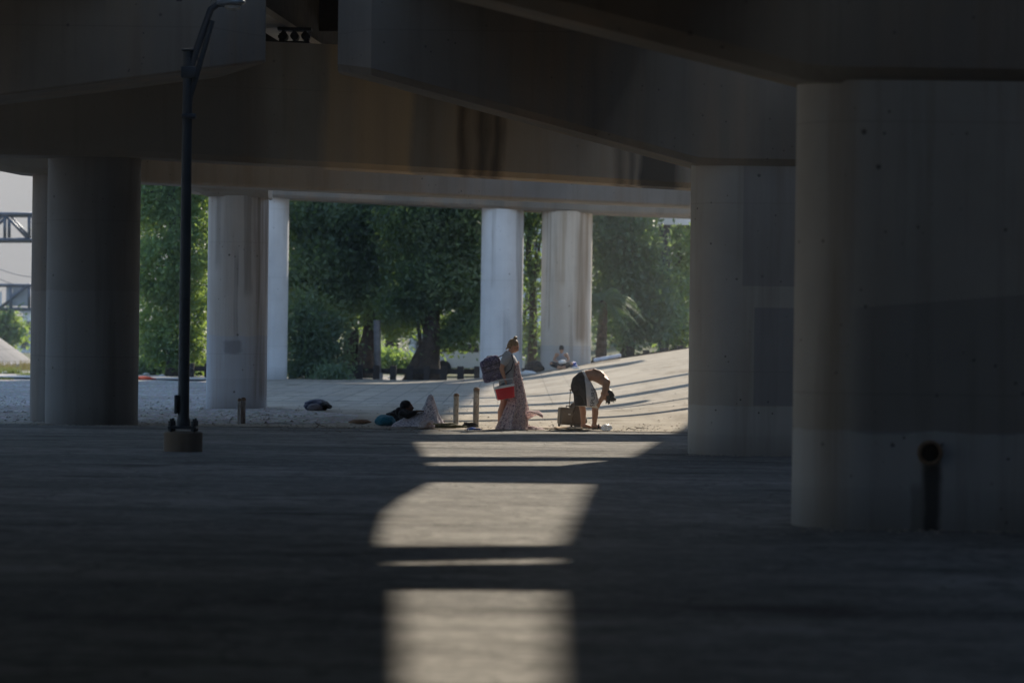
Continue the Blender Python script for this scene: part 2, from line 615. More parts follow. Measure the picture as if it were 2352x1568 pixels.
# dirt swept to the edge of the road: loose stones
random.seed(5)
g = MB()
for i in range(1500):
    x = random.uniform(-12, 5.5); y = random.choice([random.gauss(60.2, .8), random.uniform(61, 80), random.uniform(20, 60)])
    if y < 59 and random.random() < .7: continue
    r = random.uniform(.008, .028)*(1 if y > 58 else .6)
    z = max(tz(x, y)+.012, .006)
    M = Matrix.Rotation(random.uniform(0, 6), 3, 'Z')
    g.v_ = None
    n = len(g.v)
    a = [Vector((r*random.uniform(.7, 1.3)*math.cos(k*1.2566), r*random.uniform(.7, 1.3)*math.sin(k*1.2566), -.002)) for k in range(5)]
    g.add([p+Vector((x, y, z)) for p in a]+[Vector((x, y, z+r*random.uniform(.5, .9)))], [(k, (k+1) % 5, 5) for k in range(5)])
for (xa, xb, ya, yb, n_) in ((2.55, 8, 29.0, 29.66, 260), (2.5, 7, 47.3, 48.0, 260), (lerp([(0, -8.6)], 0), -6.5, 58.3, 59.0, 120), (-6.8, -5.2, 71.6, 72.3, 120)):
    for i in range(n_):
        x = random.uniform(xa, xb); y = yb-abs(random.gauss(0, .22)); r = random.uniform(.008, .03)
        z = max(tz(x, y)+.008, .006)
        a = [Vector((x+r*random.uniform(.7, 1.3)*math.cos(k*1.2566), y+r*random.uniform(.7, 1.3)*math.sin(k*1.2566), z-.004)) for k in range(5)]
        g.add(a+[Vector((x, y, z+r*random.uniform(.4, .9)))], [(k, (k+1) % 5, 5) for k in range(5)])
for i in range(1100):
    y = random.uniform(60.5, 84); x = random.uniform(-13, -3.5); r = random.uniform(.015, .05)
    if x > lerp(XL, y): continue
    z = ground_z(x, y)
    a = [Vector((x+r*random.uniform(.7, 1.3)*math.cos(k*1.2566), y+r*random.uniform(.7, 1.3)*math.sin(k*1.2566), z-.006)) for k in range(5)]
    g.add(a+[Vector((x, y, z+r*random.uniform(.3, .8)))], [(k, (k+1) % 5, 5) for k in range(5)])
st = g.build('loose_stones', simple('stone_chips', (.26, .235, .20), .9, scale=30, var=.6))
tag(st, 'small stones and grit scattered along the road edge', 'gravel', kind='stuff')

# ------------------------------------------------------------------ bridge piers
def section(x, y0, y1, zb, zt, ch=.10):
    return [(x, y0+ch, zb), (x, y1, zb), (x, y1, zt), (x, y0, zt), (x, y0, zb+ch)]


def obround(x0, x1, y0, y1, n=14):
    r = (y1-y0)/2; yc = (y0+y1)/2
    if x1-x0 < 2*r:
        xc = (x0+x1)/2; rx = (x1-x0)/2
        return [(xc+rx*math.cos(2*math.pi*i/40), yc+r*math.sin(2*math.pi*i/40)) for i in range(40)]
    a = [(x1-r+r*math.sin(math.pi*i/n), yc-r*math.cos(math.pi*i/n)) for i in range(n+1)]
    b = [(x0+r-r*math.sin(math.pi*i/n), yc+r*math.cos(math.pi*i/n)) for i in range(n+1)]
    return a+b


def pier(label, col, colm, z0, z1, caps, capm, group='concrete piers of the overpass', loc=None):
    xc = (col[0]+col[1])/2; yc = (col[2]+col[3])/2
    t = thing('bridge_pier', (xc, yc, max(z0, 0) if loc is None else loc), label, 'bridge pier', group)
    m = MB(); m.prism(obround(*col), z0, z1)
    m.build('column', colm, t, smooth=35)
    if caps:
        m = MB(); m.loft([section(*s) for s in caps])
        m.build('pier_cap', capm, t, smooth=20)
    return t


def pier1_extra(t, c, x, y, z, p):
    n = t.math('MULTIPLY_ADD', t.noise(p, 5, 4), .05, -.025)
    xx = t.math('ADD', x, n)
    a = t.math('MULTIPLY', t.step(t.math('ABSOLUTE', t.math('SUBTRACT', xx, 3.775)), .115, .04), t.step(z, .68, .56))
    b = t.math('MULTIPLY', t.step(t.math('ABSOLUTE', t.math('SUBTRACT', xx, 3.64)), .075, .03), t.step(z, .47, .36))
    c = t.mix(t.math('MULTIPLY', b, .4), c, (.05, .045, .035))
    c = t.mix(t.math('MULTIPLY', a, .88), c, (.02, .02, .02))
    # a ragged coat of dark grey paint over old graffiti
    top = t.math('MULTIPLY_ADD', t.noise(t.map(p, scale=(1.5, 1, 1)), 1.2, 4), .16, -.08)
    e = t.math('MULTIPLY', t.step(t.math('ADD', z, top), .86, .88), t.step(t.math('ADD', z, t.math('MULTIPLY', x, -.09)), 1.72, 1.70))
    e = t.math('MULTIPLY', e, t.step(xx, 2.98, 3.2))
    return t.mix(t.math('MULTIPLY', e, .38), c, (.11, .115, .13))


def pier2_extra(t, c, x, y, z, p):
    e = t.math('MULTIPLY', t.math('MULTIPLY', t.step(z, .72, .74), t.step(z, 2.16, 2.14)), t.step(x, 3.50, 3.52))
    c = t.mix(t.math('MULTIPLY', e, .5), c, (.13, .145, .18))
    e = t.math('MULTIPLY', t.step(z, 2.45, 2.47), t.step(x, 3.32, 3.34))
    return t.mix(t.math('MULTIPLY', e, .45), c, (.165, .165, .175))


def long_extra(t, c, x, y, z, p):
    wob = t.math('MULTIPLY_ADD', t.noise(t.map(p, scale=(2, 2, .35)), 1.0, 4), .5, -.25)
    u = t.math('MULTIPLY', t.math('ADD', t.math('ADD', x, wob), 5.0), 1/9)
    def tab(L): return [((a+5)/9, b) for a, b in L]
    br = t.ramp(u, tab([(-3.55, 0), (-3.35, .7), (-3.0, .55), (-2.7, .95), (-2.3, .75), (-2.0, 1), (-1.85, .1), (-1.5, .08), (-1.1, .4), (-.5, .5), (.4, .35), (1.2, .25), (2.2, .35), (3.4, .2)]))
    dk = t.ramp(u, tab([(-1.05, 0), (-.9, .75), (-.74, .2), (-.62, .8), (-.48, .4), (-.38, .85), (-.18, 0), (1.8, 0), (1.95, .65), (2.1, .25), (2.2, .75), (2.33, .2), (2.45, 1), (3.05, 1), (3.3, 0)]))
    lf = t.math('MULTIPLY', t.step(t.math('ADD', x, wob), -4.3, -4.9), .6)
    c = t.mix(lf, c, (.13, .115, .095))
    c = t.mix(t.math('MULTIPLY', br, .75), c, (.62, .43, .24))
    return t.mix(t.math('MULTIPLY', dk, .92), c, (.022, .02, .018))


def blot_extra(x0, x1, z0, z1):
    def f(t, c, x, y, z, p):
        n = t.math('MULTIPLY_ADD', t.noise(p, 4, 4), .2, -.1)
        e = t.math('MULTIPLY', t.math('MULTIPLY', t.step(t.math('ADD', x, n), x0, x0+.12), t.step(t.math('ADD', x, n), x1, x1-.12)),
                   t.math('MULTIPLY', t.step(t.math('ADD', z, n), z0, z0+.08), t.step(t.math('ADD', z, n), z1, z1-.08)))
        return t.mix(t.math('MULTIPLY', e, .55), c, (.16, .16, .17))
    return f


def band_extra(bands, nxt=None):  # upright bands: drip stains, plus side shading painted into the column colour
    def f(t, c, x, y, z, p):
        wob = t.math('MULTIPLY_ADD', t.noise(t.map(p, scale=(1.5, 1.5, .3)), 1.0, 4), .24, -.12)
        xx = t.math('ADD', x, wob)
        dr = t.ramp(t.noise(t.map(p, scale=(7, 7, .22), loc=(1, 2, 0)), 1.0, 4, .6), [(.36, .25), (.62, 1)])
        for (xc, hw, z0, z1, col, k) in bands:
            e = t.math('MULTIPLY', t.step(t.math('ABSOLUTE', t.math('SUBTRACT', xx, xc)), hw, hw*.45),
                       t.math('MULTIPLY', t.step(z, z0-.25, z0+.1), t.step(z, z1+.3, z1-.3)))
            c = t.mix(t.math('MULTIPLY', t.math('MULTIPLY', e, dr), k), c, col)
        return nxt(t, c, x, y, z, p) if nxt else c
    return f


def vx(u, Y): return at(u, 650, Y).x


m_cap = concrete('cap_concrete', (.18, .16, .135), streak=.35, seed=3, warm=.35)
m_cap_b = concrete('cap_concrete_pale', (.30, .27, .23), streak=.3, seed=13, warm=.25)
m_long = concrete('stained_cap_concrete', (.30, .265, .215), streak=.35, seed=5, extra=long_extra, warm=.4, holes=.5)
m_p1 = concrete('near_pier_concrete', (.36, .34, .305), zp=.88, paint=(.40, .41, .41), seed=1, extra=pier1_extra, holes=1.2)
m_p2 = concrete('second_pier_concrete', (.42, .395, .35), zp=.72, paint=(.44, .435, .41), seed=2, extra=pier2_extra, holes=1.3)
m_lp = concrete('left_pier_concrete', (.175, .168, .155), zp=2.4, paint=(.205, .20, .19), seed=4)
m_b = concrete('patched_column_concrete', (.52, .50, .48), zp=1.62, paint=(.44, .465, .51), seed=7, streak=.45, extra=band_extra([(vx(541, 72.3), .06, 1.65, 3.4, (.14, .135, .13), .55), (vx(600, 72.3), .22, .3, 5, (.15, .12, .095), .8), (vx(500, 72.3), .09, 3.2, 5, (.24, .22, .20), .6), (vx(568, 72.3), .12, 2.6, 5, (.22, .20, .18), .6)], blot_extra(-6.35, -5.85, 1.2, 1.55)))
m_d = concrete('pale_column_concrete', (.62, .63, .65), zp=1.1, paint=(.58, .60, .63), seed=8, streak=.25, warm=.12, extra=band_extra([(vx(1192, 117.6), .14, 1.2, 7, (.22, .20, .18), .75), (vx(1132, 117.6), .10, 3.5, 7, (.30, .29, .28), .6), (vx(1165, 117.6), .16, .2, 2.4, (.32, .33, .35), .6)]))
m_e = concrete('tan_column_concrete', (.52, .46, .39), zp=1.36, paint=(.38, .365, .35), seed=9, streak=.6, warm=.5, extra=band_extra([(vx(1336, 117.5), .30, 1.6, 7, (.20, .14, .09), .85), (vx(1258, 117.5), .12, 2, 7, (.25, .20, .15), .7), (vx(1292, 117.5), .16, 3.6, 7, (.30, .22, .14), .7), (vx(1312, 117.5), .10, .9, 3.4, (.22, .19, .16), .6)]))

p1 = pier('nearest pier, wide grey wall with a rounded end and drain hole',
          (2.58, 13, 29.65, 31.0), m_p1, -.1, 4.03,
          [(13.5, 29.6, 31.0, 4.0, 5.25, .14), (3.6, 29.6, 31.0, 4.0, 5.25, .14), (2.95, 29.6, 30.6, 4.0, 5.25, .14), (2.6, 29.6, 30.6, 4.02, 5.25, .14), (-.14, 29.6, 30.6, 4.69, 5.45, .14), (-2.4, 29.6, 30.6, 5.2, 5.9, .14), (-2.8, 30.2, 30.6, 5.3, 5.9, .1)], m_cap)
m_rust = simple('rusty_iron', (.22, .15, .10), .85, .1, .4, 20)
m_black = simple('black_void', (.008, .008, .008), .95, spec=.05)
mb = MB()
dp = Vector((3.755, 29.65, .70))
n = 28
rings = []
for (yy, rr) in [(29.66, .112), (29.605, .112), (29.595, .106), (29.595, .088), (29.605, .082), (29.645, .082)]:
    rings.append([(dp.x+rr*math.cos(2*math.pi*i/n), yy, dp.z+rr*math.sin(2*math.pi*i/n)) for i in range(n)])
mb.add([p for r_ in rings for p in r_], [(i*n+j, i*n+(j+1) % n, (i+1)*n+(j+1) % n, (i+1)*n+j) for i in range(5) for j in range(n)])
dr = mb.build('drain_pipe', m_rust, p1, smooth=40)
ORG[dr] = ORG[p1]
mb = MB()
mb.add(rings[5], [tuple(range(n))])
mb.build('pipe_mouth', m_black, dr)  # black disc paints the dark inside of the pipe

pier('second pier on the right, flat grey paint patch beside its rounded end',
     (2.60, 13, 48.0, 49.3), m_p2, -.1, 4.24,
     [(13.5, 47.9, 49.4, 4.2, 6.8), (2.95, 47.9, 49.4, 4.2, 6.8), (2.67, 47.9, 49.4, 4.21, 6.8), (-2.09, 47.9, 49.4, 5.44, 6.8), (-2.62, 48.75, 49.4, 5.56, 6.8)], m_cap)

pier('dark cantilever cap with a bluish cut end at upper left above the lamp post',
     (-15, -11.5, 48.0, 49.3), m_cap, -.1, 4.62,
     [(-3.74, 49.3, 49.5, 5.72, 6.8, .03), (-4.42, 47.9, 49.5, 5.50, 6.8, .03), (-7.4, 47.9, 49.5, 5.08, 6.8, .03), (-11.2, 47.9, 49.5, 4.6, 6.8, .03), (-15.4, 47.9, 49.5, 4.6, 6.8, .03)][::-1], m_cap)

lx0, lx1 = at(104, 700, 59.6).x, at(318, 700, 59.6).x
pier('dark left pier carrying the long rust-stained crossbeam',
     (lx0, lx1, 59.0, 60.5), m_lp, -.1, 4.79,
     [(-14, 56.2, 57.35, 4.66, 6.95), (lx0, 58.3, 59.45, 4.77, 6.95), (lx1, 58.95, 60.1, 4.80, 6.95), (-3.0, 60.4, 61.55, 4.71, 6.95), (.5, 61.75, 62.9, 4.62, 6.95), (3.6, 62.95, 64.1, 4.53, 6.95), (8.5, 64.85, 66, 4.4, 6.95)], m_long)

bx0, bx1 = at(70, 700, 61.6).x, at(150, 700, 61.6).x
pier('narrow grey column half hidden behind the dark left pier',
     (bx0, bx0+1.6, 61.0, 62.4), m_lp, -.1, 4.62,
     [(-11.6, 60.9, 62.5, 4.98, 6.9), (-10.4, 60.9, 62.5, 4.80, 6.9), (-9.3, 60.9, 62.5, 4.60, 6.9), (-8.9, 60.9, 62.5, 4.57, 6.9), (-7.3, 60.9, 62.5, 4.57, 6.9)], m_cap_b)

x0, x1 = at(473, 700, 72.6).x, at(613, 700, 72.6).x
pier('stout pale column with a grey paint patch, behind the twin posts',
     (x0, x1, 72.3, 73.5), m_b, -.1, 4.68,
     [(x0-.5, 72.25, 73.6, 4.84, 5.6), (x0-.2, 72.25, 73.6, 4.74, 5.6), (x0, 72.25, 73.6, 4.66, 5.6), (x1+.02, 72.25, 73.6, 4.64, 5.6)], m_cap_b)
# long shallow beam behind the stained crossbeam
t = thing('crossbeam', (-7, 70, 4.9), 'slim tan concrete beam just under the long stained crossbeam', 'bridge beam')
a0, a1 = at(240, 415, 65.5), at(1700, 482, 82)
mb = MB()
mb.loft([section(a0.x, 65.5, 66.7, a0.z, 5.65, .05), section(a1.x, 82, 83.2, a1.z+.02, 5.8, .05)])
mb.build('beam_body', m_cap_b, t)
# far crossbeam on three columns
x0, x1 = at(556, 700, 118.5).x, at(661, 700, 118.5).x
z0 = tz(x1, 118)
zb = [at(u, v, 117.5) for u, v in ((430, 441), (660, 455), (1150, 479), (1300, 487), (1640, 500))]
pier('slender pale column right behind the stout column', (x0, x1, 117.8, 119.4), m_d, z0-.3, zb[1].z+.05,
     [(zb[0].x, 117.5, 119.6, zb[0].z, 7.2), (zb[1].x, 117.5, 119.6, zb[1].z, 7.2), (zb[2].x, 117.5, 119.6, zb[2].z, 7.2), (zb[3].x, 117.5, 119.6, zb[3].z, 7.2), (zb[4].x, 117.5, 119.6, zb[4].z, 7.2)], m_cap)
x0, x1 = at(1104, 680, 118.3).x, at(1201, 680, 118.3).x
pier('bluish white round column behind the walking person', (x0, x1, 117.6, 119.1), m_d, tz((x0+x1)/2, 118)-.4, at(1150, 479, 117.5).z+.04, None, None)
x0, x1 = at(1243, 670, 118.3).x, at(1359, 670, 118.3).x
EX0, EX1 = x0, x1
pier('tan stained round column behind the seated person', (x0, x1, 117.5, 119.2), m_e, tz((x0+x1)/2, 118)-.5, at(1300, 487, 117.5).z+.04, None, None)

# ------------------------------------------------------------------ bridge decks
m_deck = concrete('deck_concrete', (.33, .31, .28), streak=.2, seed=21)
m_gird = concrete('girder_concrete', (.40, .37, .32), streak=.15, seed=22, holes=.3)
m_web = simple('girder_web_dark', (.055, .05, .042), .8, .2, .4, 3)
m_steel = simple('dark_steel', (.05, .048, .045), .6, .5, .3, 8)


def strip(mb, pl, wdt, z0, z1):
    """wall of thickness wdt following the plan line pl; wdt < 0 to the left"""
    rings = []
    for i, p in enumerate(pl):
        a = Vector(pl[max(i-1, 0)]); b = Vector(pl[min(i+1, len(pl)-1)])
        d = (b-a).normalized(); nrm = Vector((d.y, -d.x))*wdt
        p = Vector(p); q = p+nrm
        rings.append([(p.x, p.y, z0), (q.x, q.y, z0), (q.x, q.y, z1), (p.x, p.y, z1)])
    mb.loft(rings)


LE = [(3.4, -50), (3.4, 15), (3.38, 26), (3.1, 33), (2.78, 38), (2.68, 42), (2.75, 45), (2.95, 48.5), (2.9, 52), (2.65, 57), (2.3, 64), (1.95, 68), (1.95, 72)]
RE = [(4.6, -50), (4.9, 15), (5.2, 29.7), (5.36, 40), (5.9, 51.7), (6.6, 59.7), (7.6, 70), (8.7, 80), (11, 93)]
t = thing('bridge_deck', (-12, 30, 7.3), 'left bridge deck on pale girders, seen in the gap between caps', 'bridge deck', 'parallel overpass decks')
mb = MB()
def le(y): return lerp([(b_, a_) for a_, b_ in LE], y)
def cut(y0, y1): return [(le(y0), y0)]+[q for q in LE if y0 < q[1] < y1]+[(le(y1), y1)]
mb.prism([(-30, -50)]+cut(-50, 30)+[(-30, 30)], 8.8, 9.1)
mb.prism([(-30, 30.004), (-4.6, 30.004), (-4.6, 52), (-14, 52), (-30, 42)], 8.8, 9.1)
mb.prism([(-1.9, 30.004)]+cut(30.004, 52)+[(-1.9, 52)], 8.8, 9.1)
mb.prism([(-14, 52.004)]+cut(52.004, 72)+[(-14, 72)], 8.8, 9.1)
mb.build('deck_slab', m_deck, t)
mb = MB(); strip(mb, LE, -.35, 7.3, 8.8); mb.build('edge_girder', m_gird, t)
mb = MB(); strip(mb, [(x, y) for x, y in LE], -.3, 9.1, 9.9); mb.build('parapet', m_deck, t)
for off in (-12.5, -8, -4.23, -.4):
    d = .0755
    mb = MB()
    def gx_(y): return off+(y-63.8)*d
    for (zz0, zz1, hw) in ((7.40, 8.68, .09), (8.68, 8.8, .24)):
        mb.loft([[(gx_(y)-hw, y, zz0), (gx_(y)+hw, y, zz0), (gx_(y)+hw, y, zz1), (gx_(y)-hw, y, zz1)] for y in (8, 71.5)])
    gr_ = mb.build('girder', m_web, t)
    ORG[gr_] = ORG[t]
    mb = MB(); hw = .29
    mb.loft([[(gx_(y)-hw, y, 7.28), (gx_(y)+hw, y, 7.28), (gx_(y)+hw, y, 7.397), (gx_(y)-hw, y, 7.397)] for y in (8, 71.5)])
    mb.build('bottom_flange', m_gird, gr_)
for (y0, y1, xa, xb, sk, sk2) in ((35.6, 37.1, 2.6, 5.9, 1.9, 1.0), (54.8, 56.5, 2.0, 6.7, 2.6, 1.3)):  # struts added above the view so their shadows break the sun strip
    mb = MB()
    mb.loft([[(xa, y0, 7.4), (xa, y1, 7.4), (xa, y1, 7.9), (xa, y0, 7.9)], [(xb, y0+sk, 7.4), (xb, y1+sk2, 7.4), (xb, y1+sk2, 7.9), (xb, y0+sk, 7.9)]])
    mb.build('shadow_strut', m_deck, t)
for yy in (66.5, 71):
    mb = MB(); mb.box((-4, yy, 8.2), (12, .25, .9)); mb.build('cross_frame', m_steel, t)
t = thing('sunshade', (-8, 118, 19), 'high flyover deck added unseen to keep sun off the left ground', 'sunshade')  # unseen high deck added only to shade the ground below
FE = [(8.7, 82), (8.8, 99), (9.2, 128), (9.6, 138)]
mb = MB(); mb.prism([(-9.5, 82)]+FE+[(-9.5, 138)], 20.2, 20.6); mb.build('deck_slab', m_deck, t)
mb = MB(); strip(mb, FE, -.4, 19, 20.2); mb.build('edge_girder', m_gird, t)
for off in (-9, -6, -1, 4):
    mb = MB(); mb.box((off, 110, 19.6), (.5, 55, 1.2)); mb.build('girder', m_gird, t)
# pipes added out of view to cast shadow streaks on the slope
t = thing('shadow_pipes', (4, 80, 6), 'grey pipes added unseen to cast shadow streaks on the slope', 'pipes')
for (xa, ya, xb, yb, zz, rr) in ((0, 71, 12, 81, 5.9, .3), (0, 84, 13, 96, 6.4, .6), (-1, 94, 14, 103, 6.5, .45), (0, 77, 12, 86.5, 6.1, .16)):
    mb = MB(); mb.tube([(xa, ya, zz), ((xa+xb)/2, (ya+yb)/2, zz-.05), (xb, yb, zz)], rr, 16); mb.build('pipe', m_gird, t, smooth=True)
# abutment walls added behind and beside the viewpoint to block daylight
t = thing('blackout', (5, -46, 0), 'concrete abutment wall added unseen behind the viewpoint to block daylight', 'blackout')
mb = MB(); mb.box((5, -46, 4.3), (80, 1.2, 8.8)); mb.build('wall', m_deck, t)
mb = MB(); mb.box((26, 12, 4.2), (1.2, 114, 8.7)); mb.build('blackout_side', m_deck, t)
mb = MB(); mb.box((-28, -20, 4.2), (1.2, 50, 8.7)); mb.build('blackout_side', m_deck, t)
# rocker bearing on the long stained crossbeam
bp = at(676, 133, 60.6)
t = thing('bridge_bearing', (bp.x, 60.7, 6.97), 'dark steel bearing between the stained crossbeam and a girder', 'bridge bearing')
mb = MB(); mb.box((bp.x, 60.7, 6.995), (.56, .5, .05), bev=.006); mb.build('base_plate', m_steel, t)
mb = MB(); mb.box((bp.x, 60.7, 7.25), (.62, .4, .05), bev=.006); mb.build('top_plate', m_steel, t)
mb = MB()
for dx in (-.2, 0, .2):
    mb.tube([(bp.x+dx, 60.5, 7.12), (bp.x+dx, 60.9, 7.12)], .075, 14)
    mb.box((bp.x+dx, 60.7, 7.12), (.05, .36, .2))
mb.build('roller', m_steel, t, smooth=40)
for dx in (-.25, .25):
    mb = MB(); mb.tube([(bp.x+dx, 60.5, 7.0), (bp.x+dx, 60.5, 7.16)], .03, 8); mb.box((bp.x+dx, 60.5, 7.10), (.09, .09, .05)); mb.build('anchor_bolt', m_steel, t)

t = thing('bridge_deck', (20, 30, 7.5), 'right bridge deck above the near piers, its underside in deep shade', 'bridge deck', 'parallel overpass decks')
mb = MB(); mb.prism([(40, -50), (40, 93)]+RE[::-1], 8.6, 8.9); mb.build('deck_slab', m_deck, t)
mb = MB(); strip(mb, RE, .35, 7.3, 8.6); mb.build('edge_girder', m_gird, t)
mb = MB(); strip(mb, RE, .3, 8.9, 9.5); mb.build('parapet', m_deck, t)
for off in (9, 13, 17, 22, 28):
    mb = MB()
    for (zz0, zz1, hw) in ((7.2, 7.35, .26), (7.35, 8.45, .09), (8.45, 8.6, .24)):
        mb.loft([[(off-hw, y, zz0), (off+hw, y, zz0), (off+hw, y, zz1), (off-hw, y, zz1)] for y in (-20, 70)])
    mb.build('girder', m_gird, t)

# stencilled numbers on the caps
m_ink = simple('black_stencil', (.01, .01, .01), .8)


def text_mesh(s, size):
    cu = bpy.data.curves.new('t', 'FONT'); cu.body = s; cu.size = size; cu.align_x = 'CENTER'; cu.align_y = 'CENTER'; cu.resolution_u = 3
    o = bpy.data.objects.new('t', cu); C.objects.link(o)
    dg = bpy.context.evaluated_depsgraph_get()
    me = bpy.data.meshes.new_from_object(o.evaluated_get(dg))
    bpy.data.objects.remove(o)
    return me


for (s, u, v, Y, size, host) in (('10', 1247, 44, 47.895, .13, 'second pier on the right'), ('2', 411, -6, 47.895, .2, 'dark cantilever cap')):
    me = text_mesh(s, size)
    o_host = [o for o in C.objects if o.name.startswith('bridge_pier') and o.get('label', '').startswith(host)][0]
    c = at(u, v, Y)
    for q in me.vertices:
        q.co = Vector((q.co.x+c.x, Y, q.co.y+c.z))-ORG[o_host]
    link('stencil_number', me, m_ink, o_host)

# ------------------------------------------------------------------ trees
def mat_leaf(name, dark, light, trans):
    t = NT(name)
    p = t.pos()
    n = t.noise(p, .65, 5, .62); n2 = t.noise(p, 7, 2)
    c = t.mix(t.ramp(n, [(.38, 0), (.62, 1)]), dark, light)
    c = t.mix(t.math('MULTIPLY', t.ramp(n2, [(.5, 0), (.75, 1)]), .5), c, tuple(q*1.5 for q in light))
    t.done(c, .55, spec=.3)
    tr = t.n('ShaderNodeBsdfTranslucent')
    t.put(tr.inputs[0], t.mix(n2, trans, tuple(q*1.3 for q in trans)))
    mx = t.n('ShaderNodeMixShader'); mx.inputs[0].default_value = .42
    t.t.links.new(t.b.outputs[0], mx.inputs[1]); t.t.links.new(tr.outputs[0], mx.inputs[2])
    t.t.links.new(mx.outputs[0], t.out.inputs[0])
    return t.m


m_leaf_d = mat_leaf('leaf_dark', (.028, .058, .046), (.125, .195, .135), (.20, .29, .06))
m_leaf_l = mat_leaf('leaf_bright', (.05, .095, .06), (.15, .235, .125), (.30, .42, .07))
m_leaf_g = mat_leaf('leaf_grey', (.06, .105, .085), (.13, .20, .15), (.22, .30, .08))
m_bark = simple('bark', (.06, .048, .04), .95, scale=5, var=.5, bump=.6)


def leaves(ell, ncl, per, leaf, seed, spread=.42):
    rg = np.random.default_rng(seed)
    vol = np.array([e[3]*e[4]*e[5] for e in ell]) ** .75
    idx = rng_idx = rg.choice(len(ell), ncl, p=vol/vol.sum())
    E_ = np.array(ell, float)[idx]
    d = rg.normal(size=(ncl, 3)); d /= np.linalg.norm(d, axis=1)[:, None]
    rr = rg.uniform(.45, 1.06, (ncl, 1)) ** .6
    cc = E_[:, :3]+d*rr*E_[:, 3:6]
    sz = rg.uniform(.5, 1.25, ncl)
    # leaves of each clump
    P = np.repeat(cc, per, 0)
    S = np.repeat(sz, per)[:, None]
    P = P+rg.normal(size=P.shape)*np.array([1, 1, .72])*spread*S
    N = len(P)
    a = rg.normal(size=(N, 3)); a[:, 2] -= .35
    a /= np.linalg.norm(a, axis=1)[:, None]
    b = rg.normal(size=(N, 3)); b -= a*(a*b).sum(1)[:, None]; b /= np.linalg.norm(b, axis=1)[:, None]
    L = leaf*rg.uniform(.6, 1.3, (N, 1))
    V = np.empty((N, 4, 3))
    V[:, 0] = P-a*L; V[:, 1] = P+b*L*.42-a*L*.1; V[:, 2] = P+a*L; V[:, 3] = P-b*L*.42-a*L*.1
    return V.reshape(-1, 3), N


def leaf_object(name, V, N, mat, parent):
    me = bpy.data.meshes.new(name)
    V = V-np.array(ORG[parent])
    me.vertices.add(N*4); me.vertices.foreach_set('co', V.ravel())
    me.loops.add(N*4); me.loops.foreach_set('vertex_index', np.arange(N*4))
    me.polygons.add(N); me.polygons.foreach_set('loop_start', np.arange(0, N*4, 4)); me.polygons.foreach_set('loop_total', np.full(N, 4))
    me.update(calc_edges=True)
    return link(name, me, mat, parent)


def tree(label, base, trunks, ell, ncl, per=34, leaf=.11, mat=None, seed=1, cat='tree', name='tree', spread=.42, group=None, branches=10):
    t = thing(name, base, label, cat, group)
    mb = MB()
    rg = random.Random(seed)
    tops = []
    for path, rad in trunks:
        pts = []; rs = []
        k = 14
        for i in range(k+1):
            f = i/k*(len(path)-1); j = min(int(f), len(path)-2); q = f-j
            p = Vector(path[j]).lerp(Vector(path[j+1]), q)
            nz = Vector((noise.noise((p.z*.9, seed, 1)), noise.noise((p.z*.9, seed, 2)), 0))*.12*min(1, i/3)
            pts.append(p+nz)
            r = rad[j]*(1-q)+rad[j+1]*q
            if i == 0: r *= 1.25
            rs.append(r*(1+.12*noise.noise((i*.8, seed, 5))))
        mb.tube(pts, rs, 12)
        tops.append(pts)
    for i in range(branches):
        e = ell[rg.randrange(len(ell))]
        pts = tops[rg.randrange(len(tops))]
        a = pts[rg.randrange(len(pts)//2, len(pts))]
        b = Vector((e[0]+rg.uniform(-.6, .6)*e[3], e[1]+rg.uniform(-.6, .6)*e[4], e[2]+rg.uniform(-.4, .5)*e[5]))
        m = a.lerp(b, .5)+Vector((rg.uniform(-.3, .3), rg.uniform(-.3, .3), rg.uniform(0, .4)))
        r0 = rg.uniform(.05, .10)
        mb.tube([a, a.lerp(m, .5), m, b], [r0, r0*.8, r0*.55, r0*.18], 7)
    mb.build('trunk', m_bark, t, smooth=True)
    V, N = leaves(ell, ncl, per, leaf, seed, spread)
    leaf_object('crown', V, N, mat or m_leaf_d, t)
    return t


def E(u, v, Y, ru, rv, rd=None):
    """a crown lobe about picture place (u, v), radii on the same sheet, at distance Y"""
    p = at(u, v, Y); k = 36/2352/FOC*Y
    return (p.x, p.y, p.z, ru*k, rd if rd else ru*k*.9, rv*k)


def B(u, Y): return on(u, 800, Y)


# bright bushy tree behind the lamp post
b = B(400, 124)
tree('light green bushy tree seen on both sides of the lamp post', b,
     [([b, at(400, 700, 124), at(395, 520, 124), at(400, 400, 124)], [.28, .22, .16, .08])],
     [E(345, 470, 124, 55, 70), E(420, 440, 124.5, 70, 60), E(445, 560, 123.5, 50, 80), E(370, 620, 123, 60, 90), E(430, 720, 123.5, 55, 80), E(350, 760, 124, 40, 60), E(420, 810, 124, 50, 40), E(400, 340, 125, 80, 60)],
     760, 44, .10, m_leaf_l, 3, spread=.35)
b = B(500, 131)
tree('dark leafy tree between the stout column and slender column', b,
     [([b, at(520, 700, 131), at(530, 450, 131)], [.3, .22, .1])],
     [E(480, 480, 131, 70, 80), E(560, 560, 131, 70, 90), E(480, 680, 131, 60, 80), E(560, 780, 131, 60, 60), E(520, 360, 131, 90, 60)],
     420, 32, .11, m_leaf_d, 4)
